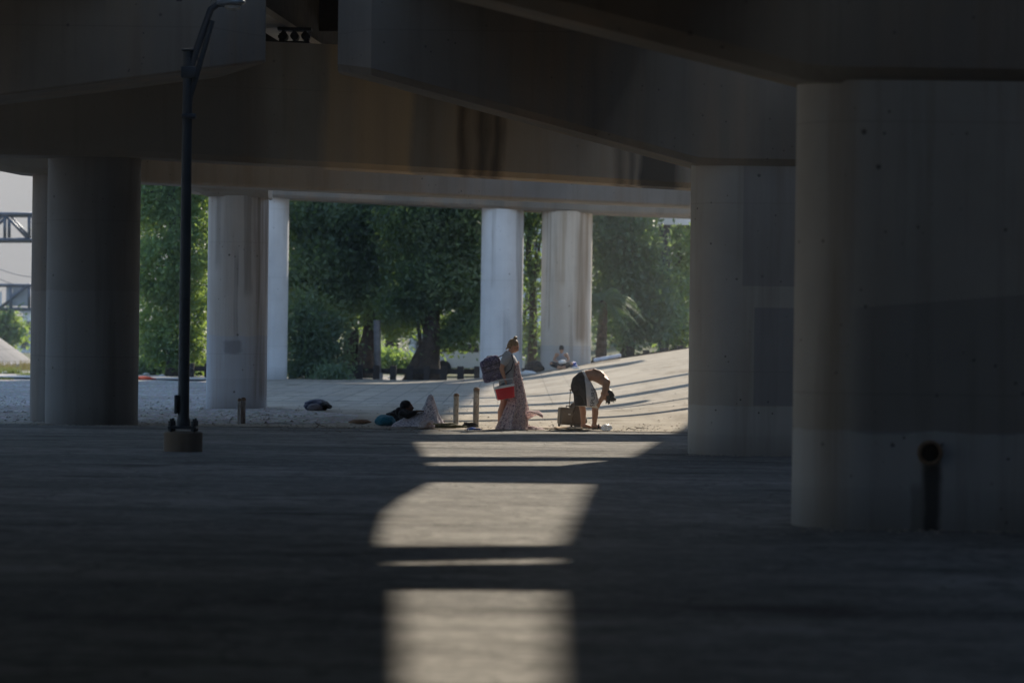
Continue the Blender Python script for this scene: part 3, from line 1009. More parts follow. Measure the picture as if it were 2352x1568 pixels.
# broad dark tree with twin trunks
b = B(855, 126)
tree('broad dark tree with forked twin trunks beside a thin grey pole', b,
     [([b+Vector((-.25, 0, -.1)), at(845, 790, 126), at(858, 700, 126), at(850, 560, 126), at(845, 450, 126)], [.42, .34, .26, .18, .08]),
      ([b+Vector((-.75, .2, -.1)), at(806, 800, 126.2), at(806, 720, 126.3), at(780, 600, 126.4)], [.36, .3, .22, .1])],
     [E(720, 520, 126, 70, 70), E(830, 510, 125.5, 90, 70), E(760, 620, 125, 80, 70), E(880, 620, 125.5, 90, 80), E(700, 660, 125.5, 50, 70), E(790, 690, 125, 70, 50), E(900, 720, 126, 60, 45), E(800, 400, 127, 130, 80)],
     1250, 44, .115, m_leaf_d, 5, spread=.35)
b = B(985, 123)
tree('dark tree with a thick flared leaning trunk by the guard rail', b,
     [([b+Vector((.0, 0, -.15)), at(985, 820, 123), at(990, 780, 123), at(994, 680, 123), at(1005, 560, 123), at(1010, 440, 123)], [.62, .44, .33, .27, .2, .09]),
      ([b+Vector((-.85, 0, -.15)), at(962, 835, 122.9), at(982, 790, 123)], [.22, .26, .28])],
     [E(960, 530, 123, 80, 70), E(1050, 560, 123, 70, 90), E(1000, 640, 122.5, 80, 60), E(1075, 680, 123, 55, 80), E(930, 700, 123, 60, 45), E(1045, 765, 123, 40, 30), E(1080, 500, 123, 60, 60), E(1000, 400, 124, 120, 80)],
     1100, 44, .115, m_leaf_d, 6, spread=.35)
b = B(715, 121.5)
tree('drooping grey green willow like bush left of the twin trunks', b,
     [([b, at(712, 790, 121.5), at(715, 700, 121.5)], [.12, .1, .05])],
     [E(690, 740, 121.5, 45, 60), E(740, 760, 121.5, 45, 60), E(715, 820, 121.5, 45, 40), E(690, 840, 121.5, 30, 25), E(770, 830, 121.8, 30, 30)],
     300, 32, .10, m_leaf_g, 7, cat='bush', name='bush', branches=14)
b = B(1222, 128)
tree('dark thin tree seen in the slot between two round columns', b,
     [([b, at(1225, 700, 128), at(1215, 520, 128)], [.2, .15, .08])],
     [E(1215, 540, 128, 40, 50), E(1232, 640, 128, 28, 50), E(1212, 740, 128, 30, 60), E(1230, 470, 128, 60, 40)],
     150, 30, .11, m_leaf_d, 8)
# right hand trees
b = B(1440, 127)
tree('tall hazy dark tree behind the palm at the slope crest', b,
     [([b, at(1445, 720, 127), at(1440, 560, 127), at(1450, 450, 127)], [.3, .24, .18, .08])],
     [E(1390, 550, 127, 55, 60), E(1450, 540, 127, 60, 60), E(1420, 650, 127, 60, 60), E(1480, 640, 126.5, 50, 60), E(1450, 740, 126.5, 60, 50), E(1510, 720, 126.5, 50, 60), E(1440, 430, 128, 100, 60)],
     560, 34, .125, m_leaf_g, 9)
b = B(1560, 130)
tree('sunlit yellow green tree under the white billboard', b,
     [([b, at(1560, 700, 130), at(1555, 520, 130)], [.3, .22, .12])],
     [E(1500, 560, 130, 40, 45), E(1560, 580, 129.5, 45, 60), E(1590, 660, 130, 50, 70), E(1540, 690, 129, 50, 60), E(1570, 770, 129, 50, 40), E(1580, 470, 131, 80, 70), E(1650, 560, 131, 70, 90)],
     420, 32, .115, m_leaf_l, 10)
# background rank of trees
for i, (u, Y, wd, hv, lab, mt) in enumerate([(250, 170, 110, 460, 'far tree rising behind the dark left pier', m_leaf_d), (600, 160, 110, 430, 'far tree behind the slender column', m_leaf_d), (900, 165, 130, 420, 'far dark tree behind the twin trunks', m_leaf_d),
                                   (1090, 170, 90, 440, 'far tree behind the bluish column', m_leaf_d), (1420, 160, 90, 450, 'far tree above the white billboard and palm', m_leaf_g), (1640, 165, 120, 430, 'far tree behind the second pier', m_leaf_g)]):
    b = B(u, Y)
    tree(lab, b, [([b, at(u, 650, Y), at(u, hv, Y)], [.35, .28, .12])],
         [E(u-wd*.4, hv+60, Y, wd*.6, 70), E(u+wd*.4, hv+80, Y, wd*.6, 80), E(u, hv+170, Y, wd*.8, 80), E(u-wd*.3, hv+270, Y, wd*.6, 70), E(u+wd*.35, hv+290, Y, wd*.55, 60), E(u, hv-20, Y, wd*.7, 60)],
         400 if i < 4 else 200, 30, .16, mt, 30+i, spread=.55)
# small tree beyond the left lot
b = B(10, 185)
tree('small light green tree below the far sign at left edge', b, [([b, at(12, 770, 185), at(14, 735, 185)], [.15, .1, .05])],
     [E(5, 745, 185, 30, 25), E(28, 765, 185, 22, 25), E(-10, 770, 185, 30, 30)], 160, 30, .14, m_leaf_l, 50)
# low shrubs and weeds at the crest
for i, (u, v, Y, ru, rv, lab, mt) in enumerate([(905, 835, 140, 45, 28, 'low sunlit yellow green shrub between the tree trunks', m_leaf_l), (835, 800, 150, 30, 50, 'sunlit shrub glowing behind the forked trunks', m_leaf_l),
                                            (1060, 822, 150, 60, 20, 'grey green hedge shrub behind the guard rail', m_leaf_g), (330, 800, 150, 18, 30, 'small sunlit shrub at the right edge of dark left pier', m_leaf_l),
                                            (760, 862, 119.5, 30, 10, 'low pale weed clump at the slope crest', m_leaf_g), (1226, 810, 150, 22, 28, 'shrub in the slot between the round columns', m_leaf_g), (340, 845, 128, 40, 22, 'low dark bush at the foot of the light tree', m_leaf_d), (440, 850, 128, 40, 22, 'low dark bush between lamp post and stout column', m_leaf_d)]):
    b = B(u, Y)
    tree(lab, b, [([b, at(u, v, Y)], [.05, .03])], [E(u, v, Y, ru, rv)], max(30, int(ru*1.6)), 30, .10, mt, 60+i, cat='shrub', name='shrub', spread=.25, branches=5)

# palm beside the tan column
b = B(1380, 122)
t = thing('palm_tree', b, 'short palm with dark drooping fronds right of the tan column', 'palm')
mb = MB()
pc = at(1386, 690, 122)
pp = [b.lerp(pc, i/16) for i in range(17)]
mb.tube(pp, [.2+.03*(i % 2)-.004*i for i in range(17)], 12)
mb.build('trunk', simple('palm_bark', (.10, .07, .05), .95, scale=9, var=.5), t)
random.seed(12)
mb = MB()
for k in range(34):
    az = random.uniform(0, 6.283); el = random.uniform(-.5, 1.2); L = random.uniform(1.0, 1.75)
    d = Vector((math.cos(az)*math.cos(el), math.sin(az)*math.cos(el), math.sin(el)))
    pts = [pc+d*(L*f)+Vector((0, 0, -.75*L*f*f)) for f in [i/9 for i in range(10)]]
    sd = Vector((-math.sin(az), math.cos(az), 0))
    for i in range(2, 10):
        tg = (pts[i]-pts[i-1]).normalized()
        for s_ in (-1, 1):
            for h in (0, .5):
                o_ = pts[i-1].lerp(pts[i], h)
                tip = o_+(sd*s_*.5+tg*.42+Vector((0, 0, -.22)))*(.75*(1.05-i/14))
                wv = tg*.03
                mb.add([o_-wv, o_+wv, tip], [(0, 1, 2)])
    mb.tube(pts, [.022*(1-i/12) for i in range(10)], 5)
mb.build('crown', m_leaf_d, t)

# ------------------------------------------------------------------ far things
m_white = simple('white_wall', (.62, .63, .64), .7, scale=.6, var=.08)
m_glass = NT('dark_window'); m_glass = m_glass.done((.03, .035, .04), .15, spec=.5)
m_metal = simple('grey_galvanised', (.11, .125, .15), .5, .6, .15, 3)
m_panel = simple('sign_back_grey', (.30, .33, .37), .5, .3, .12, 2)


def bar(mb, a, b, r=.06, n=8): mb.tube([a, b], r, n)


# overhead sign truss
Y = 150
t = thing('sign_gantry', on(-120, 800, Y), 'bare steel truss gantry against the sky at left edge', 'sign gantry', 'overhead gantries')
mb = MB()
tops = [at(u, 492, Y) for u in (-160, -60, 11, 67, 140)]; bots = [at(u, 551, Y) for u in (-160, -60, 11, 67, 140)]
for dy in (0, 1.3):
    D = Vector((0, dy, 0))
    bar(mb, tops[0]+D, tops[-1]+D, .10); bar(mb, bots[0]+D, bots[-1]+D, .10)
mb.build('chord', m_metal, t, smooth=True)
mb = MB()
for i in range(5):
    for dy in (0, 1.3):
        D = Vector((0, dy, 0))
        bar(mb, tops[i]+D, bots[i]+D, .075)
        if i < 4: bar(mb, (tops[i] if i != 1 else bots[i])+D, (bots[i+1] if i != 1 else tops[i+1])+D, .07)
    bar(mb, tops[i], tops[i]+Vector((0, 1.3, 0)), .05); bar(mb, bots[i], bots[i]+Vector((0, 1.3, 0)), .05)
mb.build('lattice', m_metal, t, smooth=True)
for u in (-150, 130):
    mb = MB(); p = on(u, 800, Y+.6); bar(mb, p, at(u, 485, Y+.6), .2, 14); mb.build('post', m_metal, t, smooth=True)
Y = 185
t = thing('sign_gantry', on(-120, 800, Y), 'lower gantry carrying a grey sign panel seen from behind', 'sign gantry', 'overhead gantries')
mb = MB()
for v in (655, 710): bar(mb, at(-150, v, Y), at(140, v, Y), .10)
for u in (-90, 25, 67, 120): bar(mb, at(u, 655, Y), at(u, 735 if u == 25 else 710, Y), .09)
bar(mb, at(0, 708, Y), at(66, 652, Y), .09); bar(mb, at(-90, 655, Y), at(0, 708, Y), .08)
mb.build('lattice', m_metal, t, smooth=True)
mb = MB(); c_ = at(42, 680, Y+.4); mb.box(c_, (1.35, .08, 1.1)); mb.build('sign_panel', m_panel, t)
mb = MB(); c_ = at(-12, 690, Y+.4); mb.box(c_, (.8, .08, 1.0)); mb.build('sign_panel', m_white, t)
for u in (-140, 135):
    mb = MB(); p = on(u, 800, Y); bar(mb, p, at(u, 640, Y), .2, 14); mb.build('post', m_metal, t, smooth=True)

# thin wires across the left sky
for (u0, v0, u1, v1, lab) in ((-60, 590, 110, 640, 'upper thin wire sagging across the left sky'), (-60, 610, 110, 668, 'lower thin wire sagging across the left sky')):
    a, b = at(u0, v0, 160), at(u1, v1, 160)
    mb = MB(); mb.tube([a.lerp(b, i/12)-Vector((0, 0, .25*math.sin(math.pi*i/12))) for i in range(13)], .016, 6)
    tag(mb.build('overhead_wire', m_metal, org=a, smooth=True), lab, 'wire', 'wires across the left sky')
# stone paved cone at the far left
t = NT('riprap')
q = t.pos(); xx, yy, zz = t.xyz()
an = t.math('ARCTAN2', t.math('SUBTRACT', yy, 150.0), t.math('SUBTRACT', xx, -27.0))
ja = t.math('ABSOLUTE', t.math('SUBTRACT', t.math('FRACT', t.math('MULTIPLY', an, 4.6)), .5))
jz = t.math('ABSOLUTE', t.math('SUBTRACT', t.math('FRACT', t.math('MULTIPLY', zz, 1.9)), .5))
cc = t.mix(t.noise(q, 2, 5), (.16, .15, .14), (.29, .27, .25))
cc = t.mix(t.math('MULTIPLY', t.math('MAXIMUM', t.step(ja, .03, .01), t.step(jz, .03, .01)), .7), cc, (.05, .05, .05))
m_rip = t.done(cc, .95)
mb = MB()
n = 64
mb.loft([[(-27+r_*math.cos(2*math.pi*i/n), 150+r_*math.sin(2*math.pi*i/n), z_) for i in range(n)] for r_, z_ in ((6.6, -.3), (5.6, .1), (5.1, .36), (1.6, 2.8), (.6, 3.2))])
o = mb.build('embankment', m_rip, smooth=50)
tag(o, kind='structure')

# pale buildings
def building(label, u0, u1, v0, Y, depth=6, wins=3, name='building', mat=None, rows=1):
    a, b = at(u0, v0, Y), at(u1, v0, Y)
    z0 = tz((a.x+b.x)/2, Y)-.3; z1 = a.z
    t = thing(name, ((a.x+b.x)/2, Y+depth/2, z0), label, 'building', 'pale buildings beyond the trees')
    mb = MB(); mb.box(((a.x+b.x)/2, Y+depth/2, (z0+z1)/2), (b.x-a.x, depth, z1-z0)); mb.build('wall', mat or m_white, t)
    mb = MB(); mb.box(((a.x+b.x)/2, Y+depth/2, z1+.09), (b.x-a.x+.4, depth+.4, .18), bev=.02); mb.build('roof', m_panel, t)
    for r_ in range(rows):
        for i in range(wins):
            x = a.x+(b.x-a.x)*(i+.5)/wins
            zz = z0+.3+(z1-z0-.3)*(r_+.55)/rows
            hw = (b.x-a.x)/wins*.27; hh = min(.7, (z1-z0)/rows*.28)
            mb = MB()
            for (dx, dz, sx, sz) in ((0, hh, hw*2+.1, .08), (0, -hh, hw*2+.1, .08), (-hw, 0, .08, hh*2-.08), (hw, 0, .08, hh*2-.08)):
                mb.box((x+dx, Y-.02, zz+dz), (sx, .08, sz))
            f = mb.build('window', m_panel, t)
            ORG[f] = ORG[t]
            mb = MB(); mb.box((x, Y-.006, zz), (hw*2-.08, .02, hh*2-.08)); mb.build('pane', m_glass, f)
    return t


building('long low pale wall building behind the guard rail', 940, 1190, 772, 190, 8, 4)
building('tall white building glimpsed between the two round columns', 1196, 1246, 520, 200, 6, 1, rows=4)
building('low white building far behind the palm', 1370, 1480, 782, 200, 6, 3)
building('far pale blue building low behind the left gantry', 40, 110, 765, 240, 8, 2)
building('white block behind the lower gantry with one window', 52, 130, 718, 260, 6, 2)

# billboard above the right trees
Y = 128.5
a, b = at(1511, 499, Y), at(1620, 516, Y)
t = thing('billboard', on(1526, 800, Y+.3), 'white billboard panel on a dark post above right trees', 'billboard')
mb = MB(); mb.box(((a.x+b.x)/2, Y, (a.z+b.z)/2+.12), (b.x-a.x, .18, .55), bev=.02); mb.build('panel', simple('billboard_white', (.78, .79, .80), .5, var=.04), t)
mb = MB(); p = at(1527, 516, Y+.3); bar(mb, (p.x, Y+.3, tz(p.x, Y)-.3), (p.x, Y+.3, p.z+.1), .22, 14); mb.build('post', simple('billboard_post', (.05, .045, .05), .7), t, smooth=True)
# thin utility pole among the trunks
p = on(868, 860, 122)
q = at(866, 735, 122)
t = thing('utility_pole', p, 'thin grey pole standing against the forked trunks', 'pole')
mb = MB(); bar(mb, p-Vector((0, 0, .2)), q, .13, 12); mb.build('shaft', simple('pole_grey', (.17, .17, .18), .8), t, smooth=True)
mb = MB(); mb.tube([p-Vector((0, 0, .2)), p+Vector((0, 0, .25))], .19, 12); mb.build('base_collar', m_panel, t, smooth=40)

# wooden guard rail along the crest
m_wood = simple('dark_timber', (.035, .032, .032), .9, scale=4, var=.4)
def rail_z(x): return .36+.5*(math.sqrt((x-.5)**2+1)+(x-.5)-.4)*.155
t = thing('guard_rail', (-3, 122, 0), 'dark timber guard rail with square posts along the crest', 'guard rail')
mb = MB()
xs = axis((-12, 12, 1))
mb.loft([[(x, 122, rail_z(x)-.09), (x, 122.08, rail_z(x)-.09), (x, 122.08, rail_z(x)+.09), (x, 122, rail_z(x)+.09)] for x in xs])
mb.build('beam', m_wood, t)
x = -11.8
while x < 11.8:
    mb = MB(); zt = rail_z(x)+.2; zb_ = tz(x, 122)-.3
    mb.box((x, 121.85, (zt+zb_)/2), (.24, .26, zt-zb_), bev=.015); mb.build('post', m_wood, t)
    x += .62+.0*x
# white van behind the rail
c_ = at(1090, 838, 140)
t = thing('van', (c_.x, 140, tz(c_.x, 140)), 'white parked van partly hidden behind the guard rail', 'van')
m_car = simple('van_white', (.7, .71, .72), .35, var=.03)
gz = tz(c_.x, 140)
prof = [(-2.1, .35), (2.1, .35), (2.15, .8), (1.75, .95), (1.25, 1.45), (-2.05, 1.5), (-2.15, 1.0)]
mb = MB(); n = len(prof)
vs = [(c_.x+p[0], 139.2, gz+p[1]) for p in prof]+[(c_.x+p[0], 141, gz+p[1]) for p in prof]
mb.add(vs, [tuple(range(n)), tuple(reversed(range(n, 2*n)))]+[(i, n+i, n+(i+1) % n, (i+1) % n) for i in range(n)])
mb.build('body', m_car, t)
for wx in (-1.3, 1.35):
    mb = MB(); mb.tube([(c_.x+wx, 139.15, gz+.33), (c_.x+wx, 139.4, gz+.33)], .33, 18); mb.build('wheel', m_black, t)
for wx in (-1.2, -.2, .75):
    mb = MB(); mb.box((c_.x+wx, 139.19, gz+1.18), (.75, .03, .34)); mb.build('window', m_glass, t)

# grass tufts on the left lot
m_grass = mat_leaf('grass_blade', (.05, .075, .03), (.10, .12, .05), (.14, .17, .05))
random.seed(8)
for (u, v, wd, hh, lab) in ((25, 858, .55, .32, 'green grass tuft growing on the far gravel lot at left'), (8, 872, .3, .1, 'small weed tuft beside white litter at left edge'), (62, 862, .35, .12, 'low weed patch against the narrow column')):
    p = gp(u, v)
    mb = MB()
    for k in range(240):
        x = p.x+random.gauss(0, wd*.45); y = p.y+random.gauss(0, wd*.45); h = hh*random.uniform(.5, 1.1)
        a_ = random.uniform(0, 6.28); l_ = h*random.uniform(.1, .6); w_ = .012
        dx, dy = math.cos(a_)*l_, math.sin(a_)*l_
        mb.add([(x-w_, y, -.02), (x+w_, y, -.02), (x+dx, y+dy, h)], [(0, 1, 2)])
    o = mb.build('grass_tuft', m_grass, org=(p.x, p.y, 0))
    tag(o, lab, 'grass tuft')
# dry weeds at the foot of the cone
mb = MB()
for k in range(2600):
    x = random.uniform(-40, -18); y = random.uniform(136, 146); h = random.uniform(.1, .45)
    a_ = random.uniform(0, 6.28); l_ = h*random.uniform(.1, .6)
    mb.add([(x-.03, y, -.02), (x+.03, y, -.02), (x+math.cos(a_)*l_, y+math.sin(a_)*l_, h)], [(0, 1, 2)])
tag(mb.build('weeds', mat_leaf('dry_weeds', (.09, .08, .035), (.16, .13, .06), (.15, .13, .05))), 'dry weeds along the foot of the stone paved cone', 'weeds', kind='stuff')

# ------------------------------------------------------------------ lamp post
Y = 46.7
b = gp(418, 1037); Y = b.y
px = at(422, 900, Y).x
m_lamp = simple('painted_lamp_steel', (.045, .055, .065), .55, .4, .2, 3)
t = thing('street_lamp', (px, Y, 0), 'tall dark steel street lamp on a round concrete foot', 'street lamp')
mb = MB()
rr = .27
mb.loft([[(px+r_*math.cos(2*math.pi*i/28), Y+r_*math.sin(2*math.pi*i/28), z_) for i in range(28)] for r_, z_ in ((.275, -.05), (.275, .27), (.255, .285))])
mb.build('footing', concrete('footing_concrete', (.17, .145, .115), seed=31, warm=.5, holes=1.5), t, smooth=40)
mb = MB(); mb.box((px, Y, .345), (.40, .40, .035), bev=.006)
bp_ = mb.build('base_plate', m_lamp, t)
ztop = at(425, 115, Y).z
mb = MB(); mb.tube([(px, Y, .34), (px, Y, .42), (px, Y, .5), (px, Y, ztop)], [.10, .10, .082, .068], 20); mb.build('pole', m_lamp, t, smooth=40)
mb = MB(); mb.box((px, Y, ztop+.0), (.17, .17, .03), bev=.01); mb.build('pole_cap', m_lamp, t)
for dx in (-.16, .16):
    for dy in (-.16, .16):
        mb = MB(); mb.tube([(px+dx, Y+dy, .28), (px+dx, Y+dy, .47)], .018, 8)
        for z_ in (.31, .385, .42): mb.tube([(px+dx, Y+dy, z_-.017), (px+dx, Y+dy, z_+.017)], .04, 6)
        mb.build('anchor_bolt', m_lamp, t)
mb = MB(); hh = at(403, 928, Y); mb.box((px-.1, Y-.02, hh.z), (.05, .16, .27), bev=.02, seg=3); mb.build('hand_hole_cover', m_lamp, t, smooth=True)
a1 = at(431, 175, Y); a2 = at(470, 62, Y); a3 = at(484, 22, Y); a4 = at(500, 10, Y); a5 = at(515, 9, Y)
mb = MB(); mb.tube([(px+.03, Y, a1.z-.06), a1, a2, a3, a4, a5], [.055, .055, .05, .05, .045, .045], 14)
mb.box((px+.02, Y, a1.z+.05), (.22, .2, .16), bev=.02)
mb.build('arm', m_lamp, t, smooth=40)
c1 = at(437, 222, Y); c2 = at(488, 48, Y)
mb = MB(); mb.tube([(px+.02, Y, c1.z-.25), c1, c2], [.035, .042, .04], 12); mb.tube([at(455, 100, Y), at(452, 128, Y), at(458, 150, Y)], .016, 8)
mb.box((px+.03, Y, c1.z-.28), (.2, .19, .07), bev=.015)
mb.build('brace', m_lamp, t, smooth=40)
h0, h1 = at(498, 9, Y), at(563, 6, Y)
mb = MB()
hd = []
for f, rz, ry in ((0, .05, .05), (.15, .07, .08), (.4, .085, .13), (.7, .08, .14), (.92, .06, .1), (1, .02, .04)):
    c_ = h0.lerp(h1, f)
    hd.append([(c_.x, c_.y+ry*math.cos(2*math.pi*i/16), c_.z+(rz if math.sin(2*math.pi*i/16) > 0 else rz*.55)*math.sin(2*math.pi*i/16)) for i in range(16)])
mb.loft(hd)
lh = mb.build('lamp_head', simple('lamp_head_grey', (.16, .18, .2), .4, .3), t, smooth=50)
ORG[lh] = ORG[t]
mb = MB(); c_ = h0.lerp(h1, .55); mb.ball((c_.x, c_.y, c_.z-.05), (.12, .09, .06)); mb.build('lens', simple('lamp_lens', (.3, .3, .28), .2), lh, smooth=True)

# ------------------------------------------------------------------ posts at the road edge
def mat_post(name, top, low):
    t = NT(name)
    p = t.pos(); x, y, z = t.xyz()
    n = t.noise(t.map(p, scale=(9, 9, 2.2)), 1.0, 5, .7)
    c = t.mix(t.ramp(n, [(.38, 0), (.62, 1)]), low, top)
    c = t.mix(t.step(z, .60, .70), c, tuple(q*.55 for q in low))
    n2 = t.noise(p, 22, 3)
    c = t.mix(t.math('MULTIPLY', t.ramp(n2, [(.55, 0), (.65, 1)]), .7), c, (.12, .09, .06))
    t.bump(t.noise(p, 40, 4), .4, .006)
    return t.done(c, .85)


def bollard(u, v, Y, h, r, mat, label, group='old pipe bollards at the road edge'):
    p = on(u, v, Y)
    t = thing('bollard', p, label, 'bollard', group)
    mb = MB(); mb.tube([p-Vector((0, 0, .1)), p+Vector((.004, 0, h*.5)), p+Vector((.008, 0, h-.015))], r, 20)
    mb.build('pipe', mat, t, smooth=40)
    mb = MB()
    mb.loft([[(p.x+.008+q*math.cos(2*math.pi*i/20), p.y+q*math.sin(2*math.pi*i/20), p.z+z_) for i in range(20)] for q, z_ in ((r*1.06, h-.03), (r*1.06, h-.005), (r*.7, h+.02), (r*.1, h+.026))])
    mb.build('end_cap', m_rust, t, smooth=50)
    return t


mp1 = mat_post('weathered_post', (.42, .40, .35), (.20, .185, .16))
mp2 = mat_post('white_post', (.62, .62, .62), (.36, .35, .33))
bollard(1046.5, 970, 62.2, .57, .051, mp1, 'shorter grey bollard standing left of its taller twin')
bollard(1092.5, 980, 61.0, .71, .055, mp1, 'taller sunlit bollard beside the shoe and blue packet')
bollard(548, 970, 60.8, .46, .03, mp2, 'thin white post half of the pair before the stout column')
bollard(557.5, 970, 61.0, .47, .047, mat_post('rusty_post', (.40, .38, .36), (.16, .12, .10)), 'rust topped post of the pair before the stout column')


# ------------------------------------------------------------------ cloth helpers
def mat_skin(name, col):
    t = NT(name)
    n = t.noise(t.obj(), 14, 4)
    c = t.mix(n, tuple(q*.8 for q in col), tuple(q*1.15 for q in col))
    t.b.inputs['Subsurface Weight'].default_value = .06
    t.b.inputs['Subsurface Radius'].default_value = (.01, .004, .002)
    return t.done(c, .5, spec=.35)


def mat_fabric(name, col, var=.25, scale=60, trans=0.0):
    t = NT(name)
    o = t.obj()
    n = t.noise(o, scale, 3); n2 = t.noise(o, 5, 4)
    c = t.mix(n, tuple(q*(1-var) for q in col), tuple(q*(1+var) for q in col))
    c = t.mix(t.math('MULTIPLY', n2, .4), c, tuple(q*.6 for q in col))
    t.bump(t.noise(o, 22, 4), .35, .012)
    t.b.inputs['Sheen Weight'].default_value = .15
    t.done(c, .9, spec=.15)
    return t.m


def mat_print(name, ground, ink1, ink2, scale=22, trans=.25):
    """pale cloth with a small scrolling print"""
    t = NT(name)
    o = t.obj()
    a = t.noise(o, scale, 3, .5, 1.6)
    b = t.noise(t.map(o, loc=(3, 1, 2)), scale*1.4, 2, .5, 2.2)
    d = t.voro(o, scale*1.1, out=0)
    c = t.mix(t.ramp(a, [(.53, 0), (.57, 1)]), ground, ink1)
    c = t.mix(t.ramp(b, [(.545, 0), (.585, 1)]), c, ink2)
    c = t.mix(t.math('MULTIPLY', t.step(d, .16, .10), .8), c, tuple(q*.4 for q in ink1))
    big = t.noise(o, 3, 3)
    c = t.mix(t.math('MULTIPLY', t.ramp(big, [(.45, 0), (.65, 1)]), .3), c, (.45, .34, .30))
    t.bump(t.noise(o, 12, 4), .3, .015)
    t.done(c, .9, spec=.1)
    tr = t.n('ShaderNodeBsdfTranslucent'); t.put(tr.inputs[0], c)
    mx = t.n('ShaderNodeMixShader'); mx.inputs[0].default_value = trans
    t.t.links.new(t.b.outputs[0], mx.inputs[1]); t.t.links.new(tr.outputs[0], mx.inputs[2])
    t.t.links.new(mx.outputs[0], t.out.inputs[0])
    return t.m


def hand(mb, wrist, direc, palmn, s=1.0, curl=.6, thumb=1):
    """palm, four unequal fingers and a thumb; direc = towards the fingers, palmn = palm normal"""
    d = Vector(direc).normalized(); n = Vector(palmn); n = (n-d*n.dot(d)).normalized(); e = d.cross(n)*thumb
    w_ = Vector(wrist)
    mb.limb([w_, w_+d*.045*s, w_+d*.085*s], [(.030*s, .017*s), (.040*s, .017*s), (.040*s, .015*s)], 12, side=e)
    for i, L in enumerate((.066, .076, .070, .054)):
        q = w_+d*.083*s+e*((1.5-i)*.020*s)
        pts = [q-d*.02*s]
        a = 0.15
        p = q
        for k in range(3):
            dd = d*math.cos(a)+n*math.sin(a)
            p = p+dd*(L*s*(.42, .33, .25)[k])
            pts.append(p)
            a += curl
        mb.limb(pts, [.0095*s, .0092*s, .0085*s, .0075*s], 8)
    q = w_+d*.02*s+e*.03*s
    mb.limb([q, q+(d*.6+e*.7).normalized()*.036*s, q+(d*.6+e*.7).normalized()*.036*s+(d*.9+n*.4+e*.1).normalized()*.034*s], [.0125*s, .0105*s, .009*s], 8)


def head(mb, c, face, up, s=1.0):
    """skull, jaw, brow, nose, lips, ears; face = where the face looks"""
    f = Vector(face).normalized(); u = Vector(up); u = (u-f*u.dot(f)).normalized(); r = u.cross(f)
    M = Matrix((f, r, u)).transposed()
    c = Vector(c)
    def P(a, b, z): return c+M @ Vector((a*s, b*s, z*s))
    mb.ball(P(-.012, 0, .022), (.098*s, .076*s, .090*s), M, 20, 14)
    mb.ball(P(.028, 0, -.035), (.060*s, .060*s, .078*s), M, 18, 12)
    mb.ball(P(.052, 0, -.088), (.030*s, .032*s, .022*s), M, 12, 8)       # chin
    mb.limb([P(-.01, .058, -.045), P(.05, .026, -.09)], [.022*s, .018*s], 8)
    mb.limb([P(-.01, -.058, -.045), P(.05, -.026, -.09)], [.022*s, .018*s], 8)
    mb.limb([P(.082, 0, .012), P(.098, 0, -.015), P(.110, 0, -.033)], [.010*s, .012*s, .014*s], 8)  # nose
    mb.ball(P(.096, .012, -.036), .010*s); mb.ball(P(.096, -.012, -.036), .010*s)
    mb.limb([P(.080, .032, .022), P(.090, .012, .026), P(.090, -.012, .026), P(.080, -.032, .022)], .011*s, 8)  # brow
    mb.ball(P(.066, .034, -.022), (.02*s, .02*s, .018*s)); mb.ball(P(.066, -.034, -.022), (.02*s, .02*s, .018*s))  # cheeks
    mb.limb([P(.080, .018, -.060), P(.090, 0, -.058), P(.080, -.018, -.060)], .008*s, 8)
    mb.limb([P(.078, .015, -.071), P(.086, 0, -.072), P(.078, -.015, -.071)], .008*s, 8)
    for sg in (1, -1):
        mb.ball(P(-.008, .076*sg, -.008), (.018*s, .010*s, .030*s), M, 10, 8)
    return P, M


def eyes(P, M, s, parent):
    mb = MB()
    for sg in (1, -1):
        mb.ball(P(.079, .030*sg, .003), (.010*s, .013*s, .006*s), M, 10, 8)
    part('eyes', mb, simple('eye_dark', (.03, .02, .02), .3), parent)


# ------------------------------------------------------------------ the walking person with the cooler
S = .0079
W0 = gp(1165, 985, .012)
W0 = Vector((W0.x, W0.y, tz(W0.x, W0.y)+.012))
T = lambda x, y, z: Vector((W0.x+x, W0.y+y, W0.z+z))
woman = thing('person', W0, 'walking person with hair in a bun, grey shirt and a red cooler in hand', 'person')
mb = MB()
mb.limb([T(-.01, 0, .76), T(-.02, 0, .86), T(.02, 0, 1.0), T(.04, 0, 1.14), T(.01, 0, 1.27), T(-.01, 0, 1.33)],
        [(.155, .12), (.165, .13), (.135, .115), (.145, .125), (.15, .10), (.10, .07)], 20, side=(0, 1, 0))
mb.limb([T(-.02, 0, 1.30), T(.02, 0, 1.37), T(.07, 0, 1.43)], [.062, .052, .050], 12)
P, M = head(mb, T(.098, 0, 1.492), (.86, 0, -.42), (.35, 0, 1), .98)
# near leg set back, far leg forward
mb.limb([T(-.03, -.085, .80), T(-.05, -.09, .64), T(-.075, -.09, .47), T(-.12, -.09, .32), T(-.135, -.09, .09)], [.092, .083, .058, .056, .036], 14)
mb.limb([T(-.145, -.09, .075), T(-.09, -.09, .035), T(.02, -.095, .022)], [.036, .036, .024], 10)
mb.limb([T(.0, .085, .80), T(.05, .09, .63), T(.08, .09, .46), T(.07, .09, .30), T(.05, .09, .09)], [.092, .083, .058, .056, .036], 14)
mb.limb([T(.04, .09, .075), T(.10, .09, .035), T(.20, .095, .022)], [.036, .036, .024], 10)
